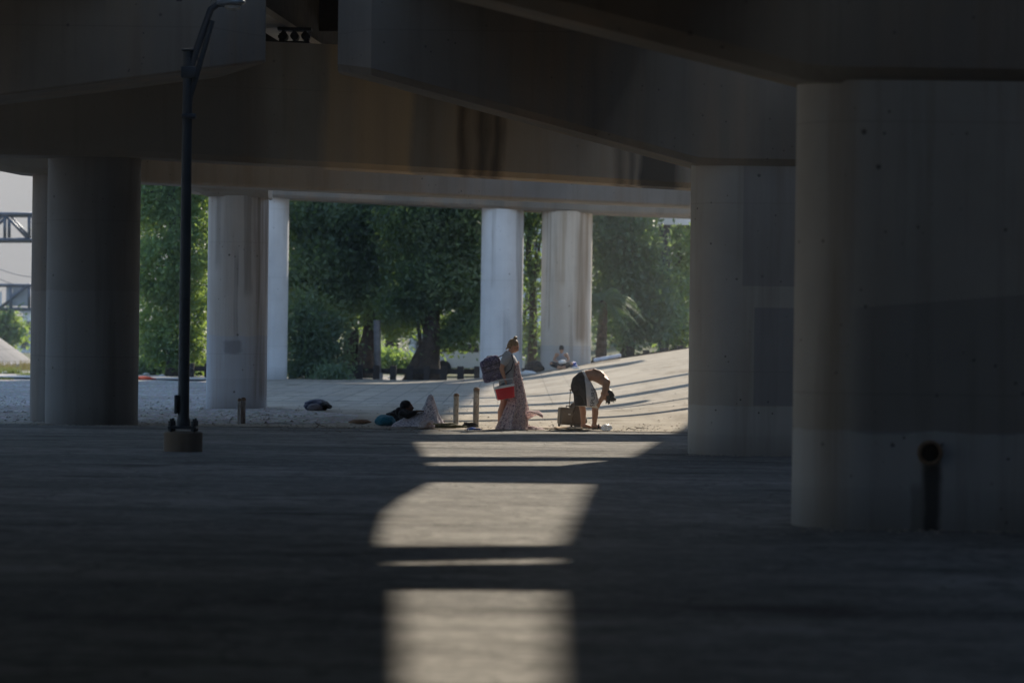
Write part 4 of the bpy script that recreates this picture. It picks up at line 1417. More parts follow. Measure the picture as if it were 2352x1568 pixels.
# arms
sh, el, wr = T(-.02, -.165, 1.315), T(-.115, -.215, 1.09), T(-.055, -.26, .905)
mb.limb([sh, sh.lerp(el, .5)+Vector((-.01, 0, 0)), el, el.lerp(wr, .4), wr], [.058, .050, .043, .040, .027], 12)
hand(mb, wr, (.25, -.05, -1), (.9, .2, .2), 1.0, .75, 1)
sh2, el2, wr2 = T(-.01, .165, 1.315), T(.09, .20, 1.12), T(.17, .09, 1.16)
mb.limb([sh2, sh2.lerp(el2, .5), el2, el2.lerp(wr2, .4), wr2], [.055, .048, .041, .038, .027], 12)
hand(mb, wr2, (.3, -1, .15), (-.9, -.2, .2), .95, .7, -1)
m_skin1 = mat_skin('skin_tanned', (.62, .32, .20))
part('body', mb, m_skin1, woman, .0085, 3)
eyes(P, M, 1, woman)
mb = MB()
mb.limb([T(-.02, 0, .79), T(-.01, 0, .90), T(.025, 0, 1.02), T(.055, 0, 1.15), T(.02, 0, 1.26), T(-.005, 0, 1.335)],
        [(.175, .145), (.170, .142), (.150, .132), (.160, .148), (.165, .118), (.105, .085)], 22, side=(0, 1, 0))
mb.limb([sh+Vector((.005, .03, .01)), sh.lerp(el, .25), sh.lerp(el, .52)], [.084, .076, .072], 14)
mb.limb([sh2+Vector((.005, -.03, .01)), sh2.lerp(el2, .25), sh2.lerp(el2, .52)], [.082, .075, .070], 14)
for k in range(6):  # folds at the waist
    mb.limb([T(-.12+.0*k, -.09, .86+.035*k), T(.02, -.152, .84+.04*k), T(.16, -.06, .87+.03*k)], .012, 6)
part('shirt', mb, mat_fabric('grey_jersey', (.52, .53, .54)), woman, .009, 3)
mb = MB()
mb.limb([T(-.02, 0, .74), T(-.02, 0, .84)], [(.175, .135), (.172, .138)], 18, side=(0, 1, 0))
mb.limb([T(-.03, -.085, .78), T(-.05, -.09, .60)], [.105, .098], 14)
mb.limb([T(.0, .085, .78), T(.05, .09, .60)], [.105, .098], 14)
part('shorts', mb, mat_fabric('denim_shorts', (.10, .12, .16)), woman, .01, 2)
# hair, bun and loose strands
mb = MB()
hc = T(.098, 0, 1.492)
def HP(a, b, z): return P(a, b, z)
mb.ball(HP(-.026, 0, .036), (.100, .083, .092), M, 20, 14)
mb.ball(HP(-.060, 0, -.012), (.066, .072, .07), M, 16, 10)
mb.limb([HP(-.035, 0, .10), HP(-.04, 0, .135)], [.03, .024], 8)
mb.ball(HP(-.042, 0, .150), (.036, .038, .032), M, 12, 8)
random.seed(3)
for k in range(6):
    a = random.uniform(0, 6.28); q = HP(-.042, 0, .152)
    mb.limb([q, q+Vector((math.cos(a)*.02, math.sin(a)*.02, .012)), q+Vector((math.cos(a)*.036, math.sin(a)*.03, random.uniform(.0, .03)))], [.013, .012, .006], 6)
for k in range(8):
    q = HP(-.08, random.uniform(-.06, .06), random.uniform(-.05, .0))
    mb.limb([q, q+Vector((-.02, 0, -.03)), q+Vector((-.045-random.uniform(0, .03), random.uniform(-.02, .02), -.06))], [.012, .008, .004], 6)
t_h = NT('hair_dark_blonde')
nn = t_h.noise(t_h.map(t_h.obj(), scale=(1, 1, .3)), 70, 4)
m_hair1 = t_h.done(t_h.mix(t_h.ramp(nn, [(.3, 0), (.7, 1)]), (.16, .09, .045), (.50, .33, .16)), .5)
part('hair', mb, m_hair1, woman, .0075, 1)
mb = MB()
for sg, y_ in ((-1, -.09), (1, .09)):
    mb.limb([T(-.15 if sg < 0 else .03, y_, .012), T(.03 if sg < 0 else .21, y_-.003, .010)], [(.045, .012), (.04, .010)], 10, side=(0, 1, 0))
part('sandals', mb, mat_fabric('sandal_dark', (.05, .04, .04)), woman, .006, 1)

# backpack hanging from one shoulder
m_pack = mat_print('backpack_print', (.095, .085, .165), (.28, .24, .37), (.035, .03, .06), 18, 0.0)
BP = T(-.275, -.02, 1.08)
bag = thing('backpack', BP, 'dark purple patterned backpack hanging low behind the walking person', 'backpack')
RY = Matrix.Rotation(R(-17), 3, 'Y')
mb = MB(); mb.box(BP+Vector((-.01, 0, -.015)), (.38, .31, .41), RY, .06, 4); mb.box(BP+RY @ Vector((-.02, -.02, -.12)), (.40, .33, .19), RY, .05, 3); mb.box(BP+RY @ Vector((.02, 0, .13)), (.30, .28, .2), RY, .07, 3)
part('pack_body', mb, m_pack, bag, .012, 3)
m_strap = mat_fabric('strap_navy', (.03, .032, .055))
mb = MB()
for dy in (-.13, .12):
    a = BP+RY @ Vector((.12, dy+.02, .17))
    pts = [a, T(-.10, dy-.02, 1.33), T(-.03, dy-.02, 1.40), T(.06, dy-.01, 1.34), T(.10, dy-.035, 1.22), T(.06, dy-.06, 1.08), T(-.05, dy-.06, .98), T(-.12, dy-.02, .97)]
    mb.tube(pts, [(.028, .010)]*8, 10, side=(0, 1, 0))
part('strap', mb, m_strap, bag, .007, 2)
mb = MB()
q = BP+RY @ Vector((0, 0, .205))
mb.limb([q+Vector((-.06, 0, -.01)), q+Vector((-.04, 0, .025)), q+Vector((.04, 0, .035)), q+Vector((.06, 0, .0))], .011, 8)
part('grab_handle', mb, m_strap, bag)
mb = MB()
for (a_, b_) in (((-.18, -.162, .06), (.16, -.162, .075)), ((-.19, -.19, -.03), (.17, -.19, -.03))):
    mb.limb([BP+RY @ Vector(a_), BP+RY @ Vector(((a_[0]+b_[0])/2, a_[1]-.004, a_[2]+.01)), BP+RY @ Vector(b_)], .006, 6)
part('zip', mb, simple('zip_dark', (.02, .02, .03), .5), bag)

# red and white cooler
CO = T(-.05, -.30, .672)
cooler = thing('cooler', CO, 'small red cooler with white lid and handle held by the walking person', 'cooler')
RC = Matrix.Rotation(R(-11), 3, 'Y') @ Matrix.Rotation(R(7), 3, 'Z')
m_red = simple('cooler_red', (.72, .010, .03), .35, var=.05)
m_cw = simple('cooler_white', (.86, .86, .84), .4, var=.05)
mb = MB()
def ring(w_, d_, z_, ch=.02, dx=0):
    p = [(-w_/2+ch, -d_/2), (w_/2-ch, -d_/2), (w_/2, -d_/2+ch), (w_/2, d_/2-ch), (w_/2-ch, d_/2), (-w_/2+ch, d_/2), (-w_/2, d_/2-ch), (-w_/2, -d_/2+ch)]
    return [CO+RC @ Vector((x+dx, y, z_)) for x, y in p]
mb.loft([ring(.29, .20, -.125), ring(.30, .21, -.115), ring(.345, .245, .075)])
mb.build('tub', m_red, cooler, smooth=30)
mb = MB()
mb.loft([ring(.347, .247, .0755), ring(.362, .26, .080), ring(.364, .262, .108), ring(.345, .245, .122)])
mb.build('lid', m_cw, cooler, smooth=30)
mb = MB()
mb.loft([ring(.25, .17, .1225), ring(.24, .16, .127)])
mb.build('lid_inset', simple('cooler_dark', (.03, .045, .042), .5), cooler)
mb = MB()
hz = .215
for sx in (-1, 1):
    mb.limb([CO+RC @ Vector((sx*.178, 0, .02)), CO+RC @ Vector((sx*.182, 0, .12)), CO+RC @ Vector((sx*.178, 0, hz))], [(.016, .007)]*3, 10, side=(0, 1, 0))
mb.limb([CO+RC @ Vector((-.178, 0, hz)), CO+RC @ Vector((0, 0, hz+.006)), CO+RC @ Vector((.178, 0, hz))], [(.016, .009)]*3, 10, side=(0, 1, 0))
mb.build('handle', m_cw, cooler, smooth=50)
mb = MB()
for sx in (-1, 1):
    mb.box(CO+RC @ Vector((sx*.168, -.0, -.02)), (.012, .09, .16), RC, .004)
mb.build('end_panel', m_cw, cooler)

# flowered sheet hanging from the chest to the ground
m_sheet = mat_print('flowered_sheet', (.86, .76, .74), (.22, .18, .26), (.60, .42, .40), 27, .42)
sh_prof = [(1.19, .135, .185, .04), (1.12, .125, .20, .05), (1.0, .115, .225, .07), (.85, .085, .265, .10), (.65, .045, .31, .14), (.45, -.01, .335, .18), (.25, -.10, .35, .23), (.10, -.165, .36, .27), (.02, -.20, .37, .30), (.004, -.205, .40, .31)]
def sheet_pt(u, v):
    # u round the cone, v from top to hem
    f = v*(len(sh_prof)-1); i = min(int(f), len(sh_prof)-2); q = f-i
    a, b = sh_prof[i], sh_prof[i+1]
    z = a[0]*(1-q)+b[0]*q; xl = a[1]*(1-q)+b[1]*q; xr = a[2]*(1-q)+b[2]*q; dp_ = a[3]*(1-q)+b[3]*q
    fold = (.5+.5*v)
    th = 2*math.pi*u
    k = 1+fold*(.10*math.sin(th*7+1.3*v)+.07*math.sin(th*12+2*v+1)+.05*math.sin(th*19+.5))
    xc = (xl+xr)/2; rx = (xr-xl)/2
    return T(xc+rx*math.cos(th)*(1+(k-1)*.45), -.12*(1-v*.3)-dp_*.15+dp_*math.sin(th)*k, z+.012*math.sin(th*9)*v*(1-v))
mb = MB()
mb.grid(sheet_pt, [i/96 for i in range(97)], [i/46 for i in range(47)])
# hem train on the ground
def train(u, v):
    x = .22+u*.46; y = -.30+.50*v+.04*math.sin(u*9)
    h = .012+.055*(1-u)*abs(math.sin(u*14+v*6+math.sin(v*9)))+.028*abs(math.sin(v*17+u*5))*(1-u*.6)
    e = min(1, 8*min(u+.15, 1-u, v, 1-v))
    return T(x, y, max(.004, h*e))
mb.grid(train, [i/50 for i in range(51)], [i/36 for i in range(37)])
# flying corner caught by the air
def tail(u, v):
    x = .27+u*.37; z = .20+.11*math.sin(u*2.4)-.05*u*u+.03*u
    w_ = .17*(1-u*.62)
    return T(x, -.22+.03*math.sin(u*7), z+(v-.62)*w_+.012*math.sin(u*11+v*5))+Vector((0, .05*math.sin(v*5+u*3), 0))
mb.grid(tail, [i/30 for i in range(31)], [i/12 for i in range(13)])
# a second fall on the sunny side
def fall(u, v):
    z = .24+.70*(1-v)
    return T(.215+.03*(1-v)+(.02+.155*v)*u+.02*math.sin(u*5+v*3), .02+.12*u+.03*math.sin(u*8), z-.03*math.sin(u*3))
mb.grid(fall, [i/16 for i in range(17)], [i/30 for i in range(31)])
o = mb.build('flowered_sheet', m_sheet, org=T(.1, 0, 0), smooth=True)
sd = o.modifiers.new('thick', 'SOLIDIFY'); sd.thickness = .006
tag(o, 'long flowered sheet trailing from the walking person to the ground', 'sheet')

# ------------------------------------------------------------------ the bending person
M0 = gp(1355, 985.5, .012)
M0 = Vector((M0.x, M0.y, tz(M0.x, M0.y)+.012))
T2 = lambda x, y, z: Vector((M0.x+x, M0.y+y, M0.z+z))
man = thing('person', M0, 'shirtless person bending far forward in black and white basketball shorts', 'person')
mb = MB()
hip = T2(-.17, .06, .83)
mb.limb([T2(-.175, .05, .80), T2(-.17, .05, .90), T2(-.08, .04, .965), T2(.05, .03, .985), T2(.17, .02, .945), T2(.26, .01, .87), T2(.285, .0, .82)],
        [(.17, .125), (.165, .125), (.150, .105), (.165, .112), (.185, .115), (.165, .10), (.09, .075)], 22, side=(0, 1, 0))
mb.limb([T2(.26, 0, .84), T2(.285, 0, .77), T2(.29, 0, .70)], [.066, .058, .055], 12)
P2, M2 = head(mb, T2(.30, -.01, .615), (-.86, -.2, -.5), (.45, -.05, -.9), 1.0)
# far (left) leg behind, near (right) leg forward
mb.limb([T2(-.19, .15, .78), T2(-.17, .16, .60), T2(-.145, .16, .42), T2(-.125, .16, .30), T2(-.12, .16, .085)], [.105, .095, .062, .058, .040], 14)
mb.limb([T2(-.13, .16, .06), T2(-.05, .155, .04), T2(.035, .15, .028)], [.042, .040, .028], 10)
mb.limb([T2(-.13, -.07, .79), T2(-.02, -.09, .60), T2(.085, -.10, .42), T2(.09, -.10, .29), T2(.075, -.10, .085)], [.108, .098, .064, .060, .040], 14)
mb.limb([T2(.06, -.10, .06), T2(.14, -.105, .042), T2(.23, -.11, .03)], [.042, .042, .030], 10)
sA, eA, wA = T2(.285, -.19, .855), T2(.235, -.24, .62), T2(.165, -.17, .475)
mb.limb([T2(.24, -.12, .88), sA], [.085, .075], 12)
mb.limb([sA, sA.lerp(eA, .5), eA, eA.lerp(wA, .4), wA], [.068, .056, .046, .044, .030], 12)
hand(mb, wA, (-.45, .2, -1), (-.6, .6, .1), 1.05, .55, -1)
sB, eB, wB = T2(.29, .19, .855), T2(.27, .23, .62), T2(.16, .12, .50)
mb.limb([T2(.24, .12, .88), sB], [.085, .075], 12)
mb.limb([sB, sB.lerp(eB, .5), eB, eB.lerp(wB, .4), wB], [.066, .055, .046, .044, .030], 12)
hand(mb, wB, (-.5, -.3, -.8), (-.5, -.6, .2), 1.05, .55, 1)
# shoulder blades and spine
mb.limb([T2(.06, -.07, 1.075), T2(.16, -.10, 1.04), T2(.22, -.13, .985)], [.03, .034, .03], 8)
mb.limb([T2(.06, .09, 1.075), T2(.16, .12, 1.04), T2(.22, .15, .985)], [.03, .034, .03], 8)
m_skin2 = mat_skin('skin_brown', (.36, .195, .12))
part('body', mb, m_skin2, man, .009, 3)
eyes(P2, M2, 1, man)
mb = MB()
mb.ball(P2(-.028, 0, .034), (.104, .086, .094), M2, 20, 14)
mb.ball(P2(-.06, 0, -.01), (.07, .075, .075), M2, 14, 10)
random.seed(14)
for k in range(46):
    q = P2(random.uniform(-.09, .05), random.uniform(-.08, .08), random.uniform(.05, .12))
    d = (q-P2(-.02, 0, .0)).normalized()
    mb.limb([q, q+d*.03, q+d*random.uniform(.045, .075)+Vector((0, 0, -.015))], [.012, .008, .004], 6)
part('hair', mb, simple('hair_black', (.015, .012, .010), .5), man, .008, 1)
# shorts
mb = MB()
mb.limb([T2(-.20, .05, .76), T2(-.185, .05, .86), T2(-.12, .045, .935), T2(-.06, .04, .965)], [(.20, .165), (.195, .155), (.175, .13), (.165, .118)], 24, side=(0, 1, 0))
mb.limb([T2(-.20, .15, .78), T2(-.18, .165, .60), T2(-.165, .17, .425)], [(.13, .135), (.125, .125), (.135, .118)], 18, side=(0, 1, 0))
mb.limb([T2(-.13, -.07, .80), T2(-.02, -.09, .62), T2(.045, -.10, .42)], [(.135, .15), (.135, .145), (.14, .125)], 18, side=(0, 1, 0))
for k in range(5):
    mb.limb([T2(-.16+.03*k, -.185, .80-.02*k), T2(-.08+.03*k, -.235, .60), T2(-.02+.03*k, -.24, .42)], [.014, .012, .012], 6)
off = ORG[man]
mb.v = [(p[0]-off[0], p[1]-off[1], p[2]-off[2]) for p in mb.v]
me = fuse(mb, .0095, 2)
# cut the round ends off into straight hems
bm = bmesh.new(); bm.from_mesh(me)
bmesh.ops.bisect_plane(bm, geom=bm.verts[:]+bm.edges[:]+bm.faces[:], plane_co=(0, 0, .395), plane_no=(.08, 0, 1), clear_inner=True)
bm.to_mesh(me); bm.free()
me.materials.clear()
t = NT('shorts_cloth')
ob = t.obj(); sx_ = t.n('ShaderNodeSeparateXYZ'); t.put(sx_.inputs[0], ob)
ox, oy, oz = sx_.outputs
wv = t.math('MULTIPLY_ADD', t.noise(ob, 6, 2), .02, -.01)
edge = t.math('ADD', t.math('MULTIPLY', t.math('SUBTRACT', .90, oz), .085), -.105)
pan = t.math('MULTIPLY', t.step(t.math('ADD', t.math('SUBTRACT', ox, edge), wv), -.004, .004), t.step(oy, .05, .03))
band = t.step(t.math('ADD', t.math('MULTIPLY', t.math('ADD', ox, .12), .894), t.math('MULTIPLY', t.math('SUBTRACT', oz, .935), .447)), .012, .02)
hem = t.step(oz, .418, .412)
wm = t.math('MAXIMUM', t.math('MAXIMUM', pan, band), hem)
fn = t.noise(ob, 60, 3)
cw = t.mix(fn, (.60, .58, .54), (.78, .76, .72)); cb = t.mix(fn, (.014, .014, .016), (.026, .026, .028))
t.bump(t.noise(ob, 16, 4), .4, .015)
m_sh = t.done(t.mix(wm, cb, cw), .85, spec=.15)
sh_ = link('shorts', me, m_sh, man, off, True)
bvh = BVHTree.FromPolygons([v.co for v in me.vertices], [p.vertices for p in me.polygons])
tm = text_mesh('SPURS', .105)
bm = bmesh.new(); bm.from_mesh(tm)
bmesh.ops.triangulate(bm, faces=bm.faces[:]); bmesh.ops.subdivide_edges(bm, edges=bm.edges[:], cuts=2)
bm.to_mesh(tm); bm.free()
xs_ = [v.co.x for v in tm.vertices]
sc_ = .33/(max(xs_)-min(xs_))
for v in tm.vertices:
    a, b = v.co.x*sc_, v.co.y
    px_, pz_ = .045-b*1.0+a*.06, .575+a    # reads upwards along the leg
    h = bvh.ray_cast(Vector((px_, -1, pz_)), Vector((0, 1, 0)))
    yy = h[0].y if h[0] else -.2
    v.co = (px_, yy-.005, pz_)
link('shorts_lettering', tm, simple('letter_grey', (.035, .035, .04), .8), sh_)
mb = MB()
mb.limb([T2(.04, -.10, .012), T2(.12, -.105, .012), T2(.24, -.112, .012)], [(.048, .016), (.046, .014), (.045, .012)], 12, side=(0, 1, 0))
mb.limb([T2(.15, -.155, .02), T2(.155, -.11, .078), T2(.16, -.06, .02)], [.016, .02, .016], 8)
mb.limb([T2(-.14, .16, .010), T2(.04, .15, .010)], [(.046, .012), (.042, .010)], 12, side=(0, 1, 0))
part('slippers', mb, mat_fabric('slipper_black', (.03, .03, .035)), man, .006, 1)

# ------------------------------------------------------------------ luggage by the bending person
Y = gp(1300, 981, .012).y
sc0 = gp(1300, 981, .012); sc0.z = tz(sc0.x, sc0.y)+.012
case = thing('suitcase', sc0, 'olive brown wheeled suitcase with its pull handle up beside the bending person', 'suitcase')
m_case = mat_fabric('suitcase_fabric', (.21, .175, .125), .2, 90)
m_trim = mat_fabric('suitcase_trim', (.07, .055, .04))
RZ = Matrix.Rotation(R(16), 3, 'Z') @ Matrix.Rotation(R(3), 3, 'Y')
def cs(x, y, z): return sc0+RZ @ Vector((x, y, z))
mb = MB(); mb.box(cs(-.005, .0, .20), (.30, .20, .325), RZ, .035, 4); me_ = mb.build('shell', m_case, case, smooth=50)
mb = MB(); mb.box(cs(-.008, -.105, .175), (.25, .045, .23), RZ, .02, 3); mb.build('front_pocket', m_case, case, smooth=50)
mb = MB()
for (z_) in (.075, .335):
    mb.limb([cs(-.15, -.098, z_), cs(.14, -.098, z_)], .006, 6)
for x_ in (-.148, .138): mb.limb([cs(x_, -.098, .06), cs(x_, -.098, .35)], .006, 6)
mb.build('piping', m_trim, case, smooth=True)
mb = MB(); mb.box(cs(.01, -.1295, .235), (.045, .004, .018), RZ); mb.build('tag_plate', m_cw, case)
mb = MB()
mb.limb([cs(-.02, .0, .365), cs(-.02, .0, .39), cs(.06, .0, .39), cs(.06, .0, .365)], .011, 8); mb.build('grab_handle', m_trim, case, smooth=True)
mb = MB()
for x_ in (.06, .145): mb.tube([cs(x_, .06, .30), cs(x_, .06, .67)], .008, 8)
mb.box(cs(.1025, .06, .685), (.12, .03, .035), RZ, .01)
mb.build('pull_handle', simple('handle_alu', (.20, .17, .13), .45, .6), case, smooth=40)
for x_ in (-.12, .12):
    mb = MB(); mb.tube([cs(x_-.015, .05, .028), cs(x_+.015, .05, .028)], .028, 14); mb.build('wheel', m_black, case)
bd = gp(1324, 982, .012)+Vector((.02, .28, 0)); bd.z = tz(bd.x, bd.y)+.012
duf = thing('duffel_bag', bd, 'brown slouching bag squeezed between the suitcase and bending person', 'bag')
mb = MB()
mb.ball(bd+Vector((0, 0, .22)), (.15, .16, .235), None, 18, 12); mb.ball(bd+Vector((.03, -.02, .12)), (.16, .17, .13), None, 16, 10); mb.ball(bd+Vector((-.05, 0, .34)), (.10, .12, .12), None, 14, 10)
for k in range(7): mb.limb([bd+Vector((-.12+.04*k, -.17, .06)), bd+Vector((-.10+.035*k, -.165, .22)), bd+Vector((-.07+.03*k, -.10, .40))], .016, 6)
part('bag_body', mb, mat_fabric('duffel_brown', (.12, .085, .055)), duf, .012, 2)
mb = MB()
mb.limb([bd+Vector((-.10, -.16, .2)), bd+Vector((-.04, -.19, .40)), bd+Vector((.06, -.17, .42)), bd+Vector((.12, -.14, .2))], .012, 8)
part('carry_strap', mb, m_trim, duf)


# ------------------------------------------------------------------ loose things on the ground
def crumple(name, label, cat, c, dims, mat, seed, amp=.35, freq=6, group=None, flat=0.0, rot=0.0, tilt=0.0):
    """crumpled lump of cloth or plastic resting on the ground"""
    c = Vector(c); c.z = tz(c.x, c.y)+.012
    bm = bmesh.new(); bmesh.ops.create_icosphere(bm, subdivisions=5, radius=1)
    Mz = Matrix.Rotation(rot, 3, 'Z') @ Matrix.Rotation(tilt, 3, 'Y')
    for v in bm.verts:
        d = v.co.copy()
        n1 = noise.noise(d*freq*.35+Vector((seed, 0, 0)))
        n2 = 1-abs(noise.noise(d*freq+Vector((0, seed, 0))))*2
        n3 = 1-abs(noise.noise(d*freq*2.3+Vector((0, 0, seed))))*2
        r = 1+amp*(n1*.9+n2*.35+n3*.15)
        p = Vector((d.x*dims[0]*r, d.y*dims[1]*r, d.z*dims[2]*r+dims[2]*(1-flat)))
        p = Mz @ p
        p.z = max(p.z, .002+.006*abs(n2))
        v.co = p
    me = bpy.data.meshes.new(name); bm.to_mesh(me); bm.free()
    o = link(name, me, mat, None, c, True)
    return tag(o, label, cat, group)


m_teal = mat_fabric('teal_nylon', (.025, .17, .24))
m_navy = mat_fabric('navy_quilt', (.035, .045, .085))
m_dark = mat_fabric('black_cloth', (.015, .015, .018))
m_olive = mat_fabric('olive_cloth', (.10, .10, .045))
m_pale = mat_print('pale_cloth', (.62, .56, .54), (.45, .38, .40), (.55, .42, .38), 9, .1)
m_tan = mat_fabric('tan_cloth', (.30, .19, .12))
G = lambda u, v: gp(u, v, .012)

# dark rolled bedding on the lot
c = G(727, 944)
bed = thing('bedding_roll', (c.x, c.y, tz(c.x, c.y)+.012), 'dark navy bedding bundle lying alone on the pale concrete', 'bundle')
q = ORG[bed]
def blobpart(name, parent, c, dims, mat, seed, amp=.2, freq=5, M=None):
    bm = bmesh.new(); bmesh.ops.create_icosphere(bm, subdivisions=5, radius=1)
    for v in bm.verts:
        d = v.co.copy()
        n1 = noise.noise(d*freq*.35+Vector((seed, 0, 0))); n2 = 1-abs(noise.noise(d*freq+Vector((0, seed, 0))))*2
        r = 1+amp*(n1*.9+n2*.4)
        p = Vector((d.x*dims[0]*r, d.y*dims[1]*r, d.z*dims[2]*r))
        p = (M @ p if M else p)+Vector(c)
        p.z = max(p.z, .003)
        v.co = p
    me = bpy.data.meshes.new(name); bm.to_mesh(me); bm.free()
    return link(name, me, mat, parent, ORG[parent], True)
blobpart('quilt', bed, (-.03, .12, .11), (.26, .40, .125), m_navy, 3.1, .22)
blobpart('pillow', bed, (-.02, -.30, .07), (.15, .10, .085), mat_fabric('grey_pillow', (.12, .11, .12)), 5.2, .15)
blobpart('black_jacket', bed, (.19, .02, .12), (.13, .28, .07), m_dark, 8.4, .3, 5, Matrix.Rotation(R(18), 3, 'Y'))

crumple('shoe_bag', 'small brown cloth bundle with a yellow rim left of the teal sack', 'cloth bundle', G(826, 974), (.17, .12, .045), m_tan, 2.2, .35, 4)
crumple('teal_sack', 'round teal sack under the head of the reclining person', 'sack', G(884, 978), (.175, .22, .105), m_teal, 4.4, .2, 5, flat=.15)
crumple('dark_coat', 'black coat bunched between the teal sack and the reclining person', 'coat', G(908, 975)+Vector((0, .12, 0)), (.15, .2, .13), m_dark, 7.2, .45, 5, flat=.2)
crumple('grey_rag', 'grey rag trailing from the hem of the draped sheet towards the olive cloth', 'rag', G(1003, 980), (.14, .12, .04), mat_fabric('grey_rag', (.35, .33, .34)), 8.8, .6, 6, flat=.3)
crumple('white_cloth', 'crumpled pale pink cloth in front of the draped knee', 'cloth', G(980, 984), (.125, .1, .075), m_pale, 6.1, .45, 5, flat=.2)
crumple('olive_cloth', 'twisted olive green cloth lying on the road edge', 'cloth', G(1022, 983), (.24, .09, .045), m_olive, 7.7, .8, 6, flat=.3, rot=.1)
crumple('black_shoe', 'black cloth shoe lying at the foot of the taller bollard', 'shoe', G(1079, 982), (.12, .07, .05), m_dark, 9.3, .7, 4, flat=.2, rot=-.2)
crumple('plastic_bag', 'clear crumpled plastic bag next to the slipper of bending person', 'plastic bag', G(1393, 989), (.085, .07, .055), NT('clear_plastic').m, 3.9, .35, 6)
pl = [o for o in C.objects if o.name == 'plastic_bag'][0].data.materials[0]
pb = pl.node_tree.nodes['Principled BSDF']
pb.inputs['Base Color'].default_value = (.8, .82, .85, 1); pb.inputs['Roughness'].default_value = .2; pb.inputs['Transmission Weight'].default_value = .45; pb.inputs['IOR'].default_value = 1.15
# blue snack packet
m_blue = simple('blue_foil', (.02, .10, .42), .3, .2, .3, 30)
crumple('snack_packet', 'flattened blue plastic packet by the foot of the taller bollard', 'packet', G(1088, 988), (.115, .075, .022), [m_blue, simple('foil_silver', (.6, .6, .62), .3, .4)], 1.3, .5, 5, flat=.0)
o = C.objects['snack_packet']
for f in o.data.polygons:
    if noise.noise(f.center*16+Vector((4, 0, 0))) > .22: f.material_index = 1
# orange cloth on the far lot
crumple('orange_cloth', 'bright orange scrap lying on the gravel beside dark left pier', 'scrap', gp(329, 873), (.32, .3, .06), mat_fabric('orange', (.65, .10, .04)), 5.5, .5, 4, flat=.2)
random.seed(31)
m_litter = simple('litter_white', (.62, .62, .62), .7, var=.1)
for (u, v, lab) in ((12, 858, 'white paper scrap on the lot near the grass tuft'), (42, 857, 'small white paper scrap left of narrow column'), (336, 862, 'white scrap at the far edge of the lot near light tree'), (372, 866, 'white scrap on the pale path below the light tree'),
                    (900, 868, 'white scrap on the crest under the dark trees'), (1322, 886, 'tiny white scrap on the sunlit slope')):
    c = gp(u, v)
    crumple('paper_scrap', lab, 'paper scrap', c, (.11, .1, .035), m_litter, u*.1, .6, 4, 'white paper scraps', flat=.2)

# cardboard under the feet
m_card = simple('cardboard', (.32, .21, .11), .9, scale=5, var=.2)
def sheet_obj(name, label, cat, cpt, lx, ly, mat, rot, lift=.012, wave=.012, seed=0, thick=.005, bend=0):
    c = Vector(cpt); c.z = tz(c.x, c.y)+.012
    mb = MB()
    cr, sr = math.cos(rot), math.sin(rot)
    def fn(u, v):
        x, y = (u-.5)*lx, (v-.5)*ly
        z = lift*.3+wave*(.5+.5*noise.noise((u*3+seed, v*3, 0)))+bend*max(0, u-.6)*(1-v)
        return c+Vector((x*cr-y*sr, x*sr+y*cr, z))
    mb.grid(fn, [i/20 for i in range(21)], [i/14 for i in range(15)])
    o = mb.build(name, mat, org=c, smooth=True)
    q = o.modifiers.new('t', 'SOLIDIFY'); q.thickness = thick; q.offset = 1
    return tag(o, label, cat)
sheet_obj('cardboard', 'flat brown cardboard piece in front of the suitcase', 'cardboard', G(1312, 987), .52, .9, m_card, .1, wave=.05, seed=3)
sheet_obj('cardboard', 'thin dirty cardboard strip between the sheet and the suitcase', 'cardboard', G(1262, 984.5), .36, .7, simple('dirty_card', (.22, .17, .12), .9), -.15, wave=.02, seed=6)
# twigs
m_twig = simple('dry_twig', (.09, .065, .045), .9)
for (u, v, h, lab, sd_) in ((733, 981, .13, 'dry forked twig on the gravel edge left of the brown bundle', 1), (1444, 988, .10, 'thin dry stick standing askew right of the plastic bag', 2), (1467, 985.5, .04, 'short dark bark chip on the sunlit ground', 3)):
    c = G(u, v); c.z = tz(c.x, c.y)+.01
    random.seed(sd_)
    mb = MB()
    root = c+Vector((0, 0, .005))
    main = [root+Vector((-.05, 0, 0)), root+Vector((0, 0, h*.35)), root+Vector((.03, .01, h*.2)), root+Vector((.14, .03, .006))]
    mb.tube(main, [.008, .009, .007, .003], 6)
    for k in range(5 if sd_ == 1 else 1):
        mb.tube([root+Vector((.0, 0, h*.3)), root+Vector((random.uniform(-.12, .05), random.uniform(-.05, .05), h*random.uniform(.3, 1.0)))], [.006, .002], 5)
    o = mb.build('twig', m_twig, org=c)
    tag(o, lab, 'twig', 'dry twigs at the road edge')
# fallen leaves and crumbs round the people
random.seed(77)
mb = MB()
for k in range(700):
    u = random.uniform(640, 1560); v = random.gauss(984, 5)
    c = gp(u, v, .012); c.z = tz(c.x, c.y)+.014
    r = random.uniform(.008, .03); a_ = random.uniform(0, 6.28)
    d = Vector((math.cos(a_), math.sin(a_), 0))*r; e = Vector((-d.y, d.x, 0))*.5
    mb.add([c-d, c+e+Vector((0, 0, r*.4)), c+d+Vector((0, 0, r*.2)), c-e+Vector((0, 0, r*.3))], [(0, 1, 2, 3)])
tag(mb.build('leaf_litter', simple('dead_leaf', (.12, .08, .045), .9, scale=40, var=.5)), 'dead leaves and crumbs scattered along the road edge', 'leaf litter', kind='stuff')

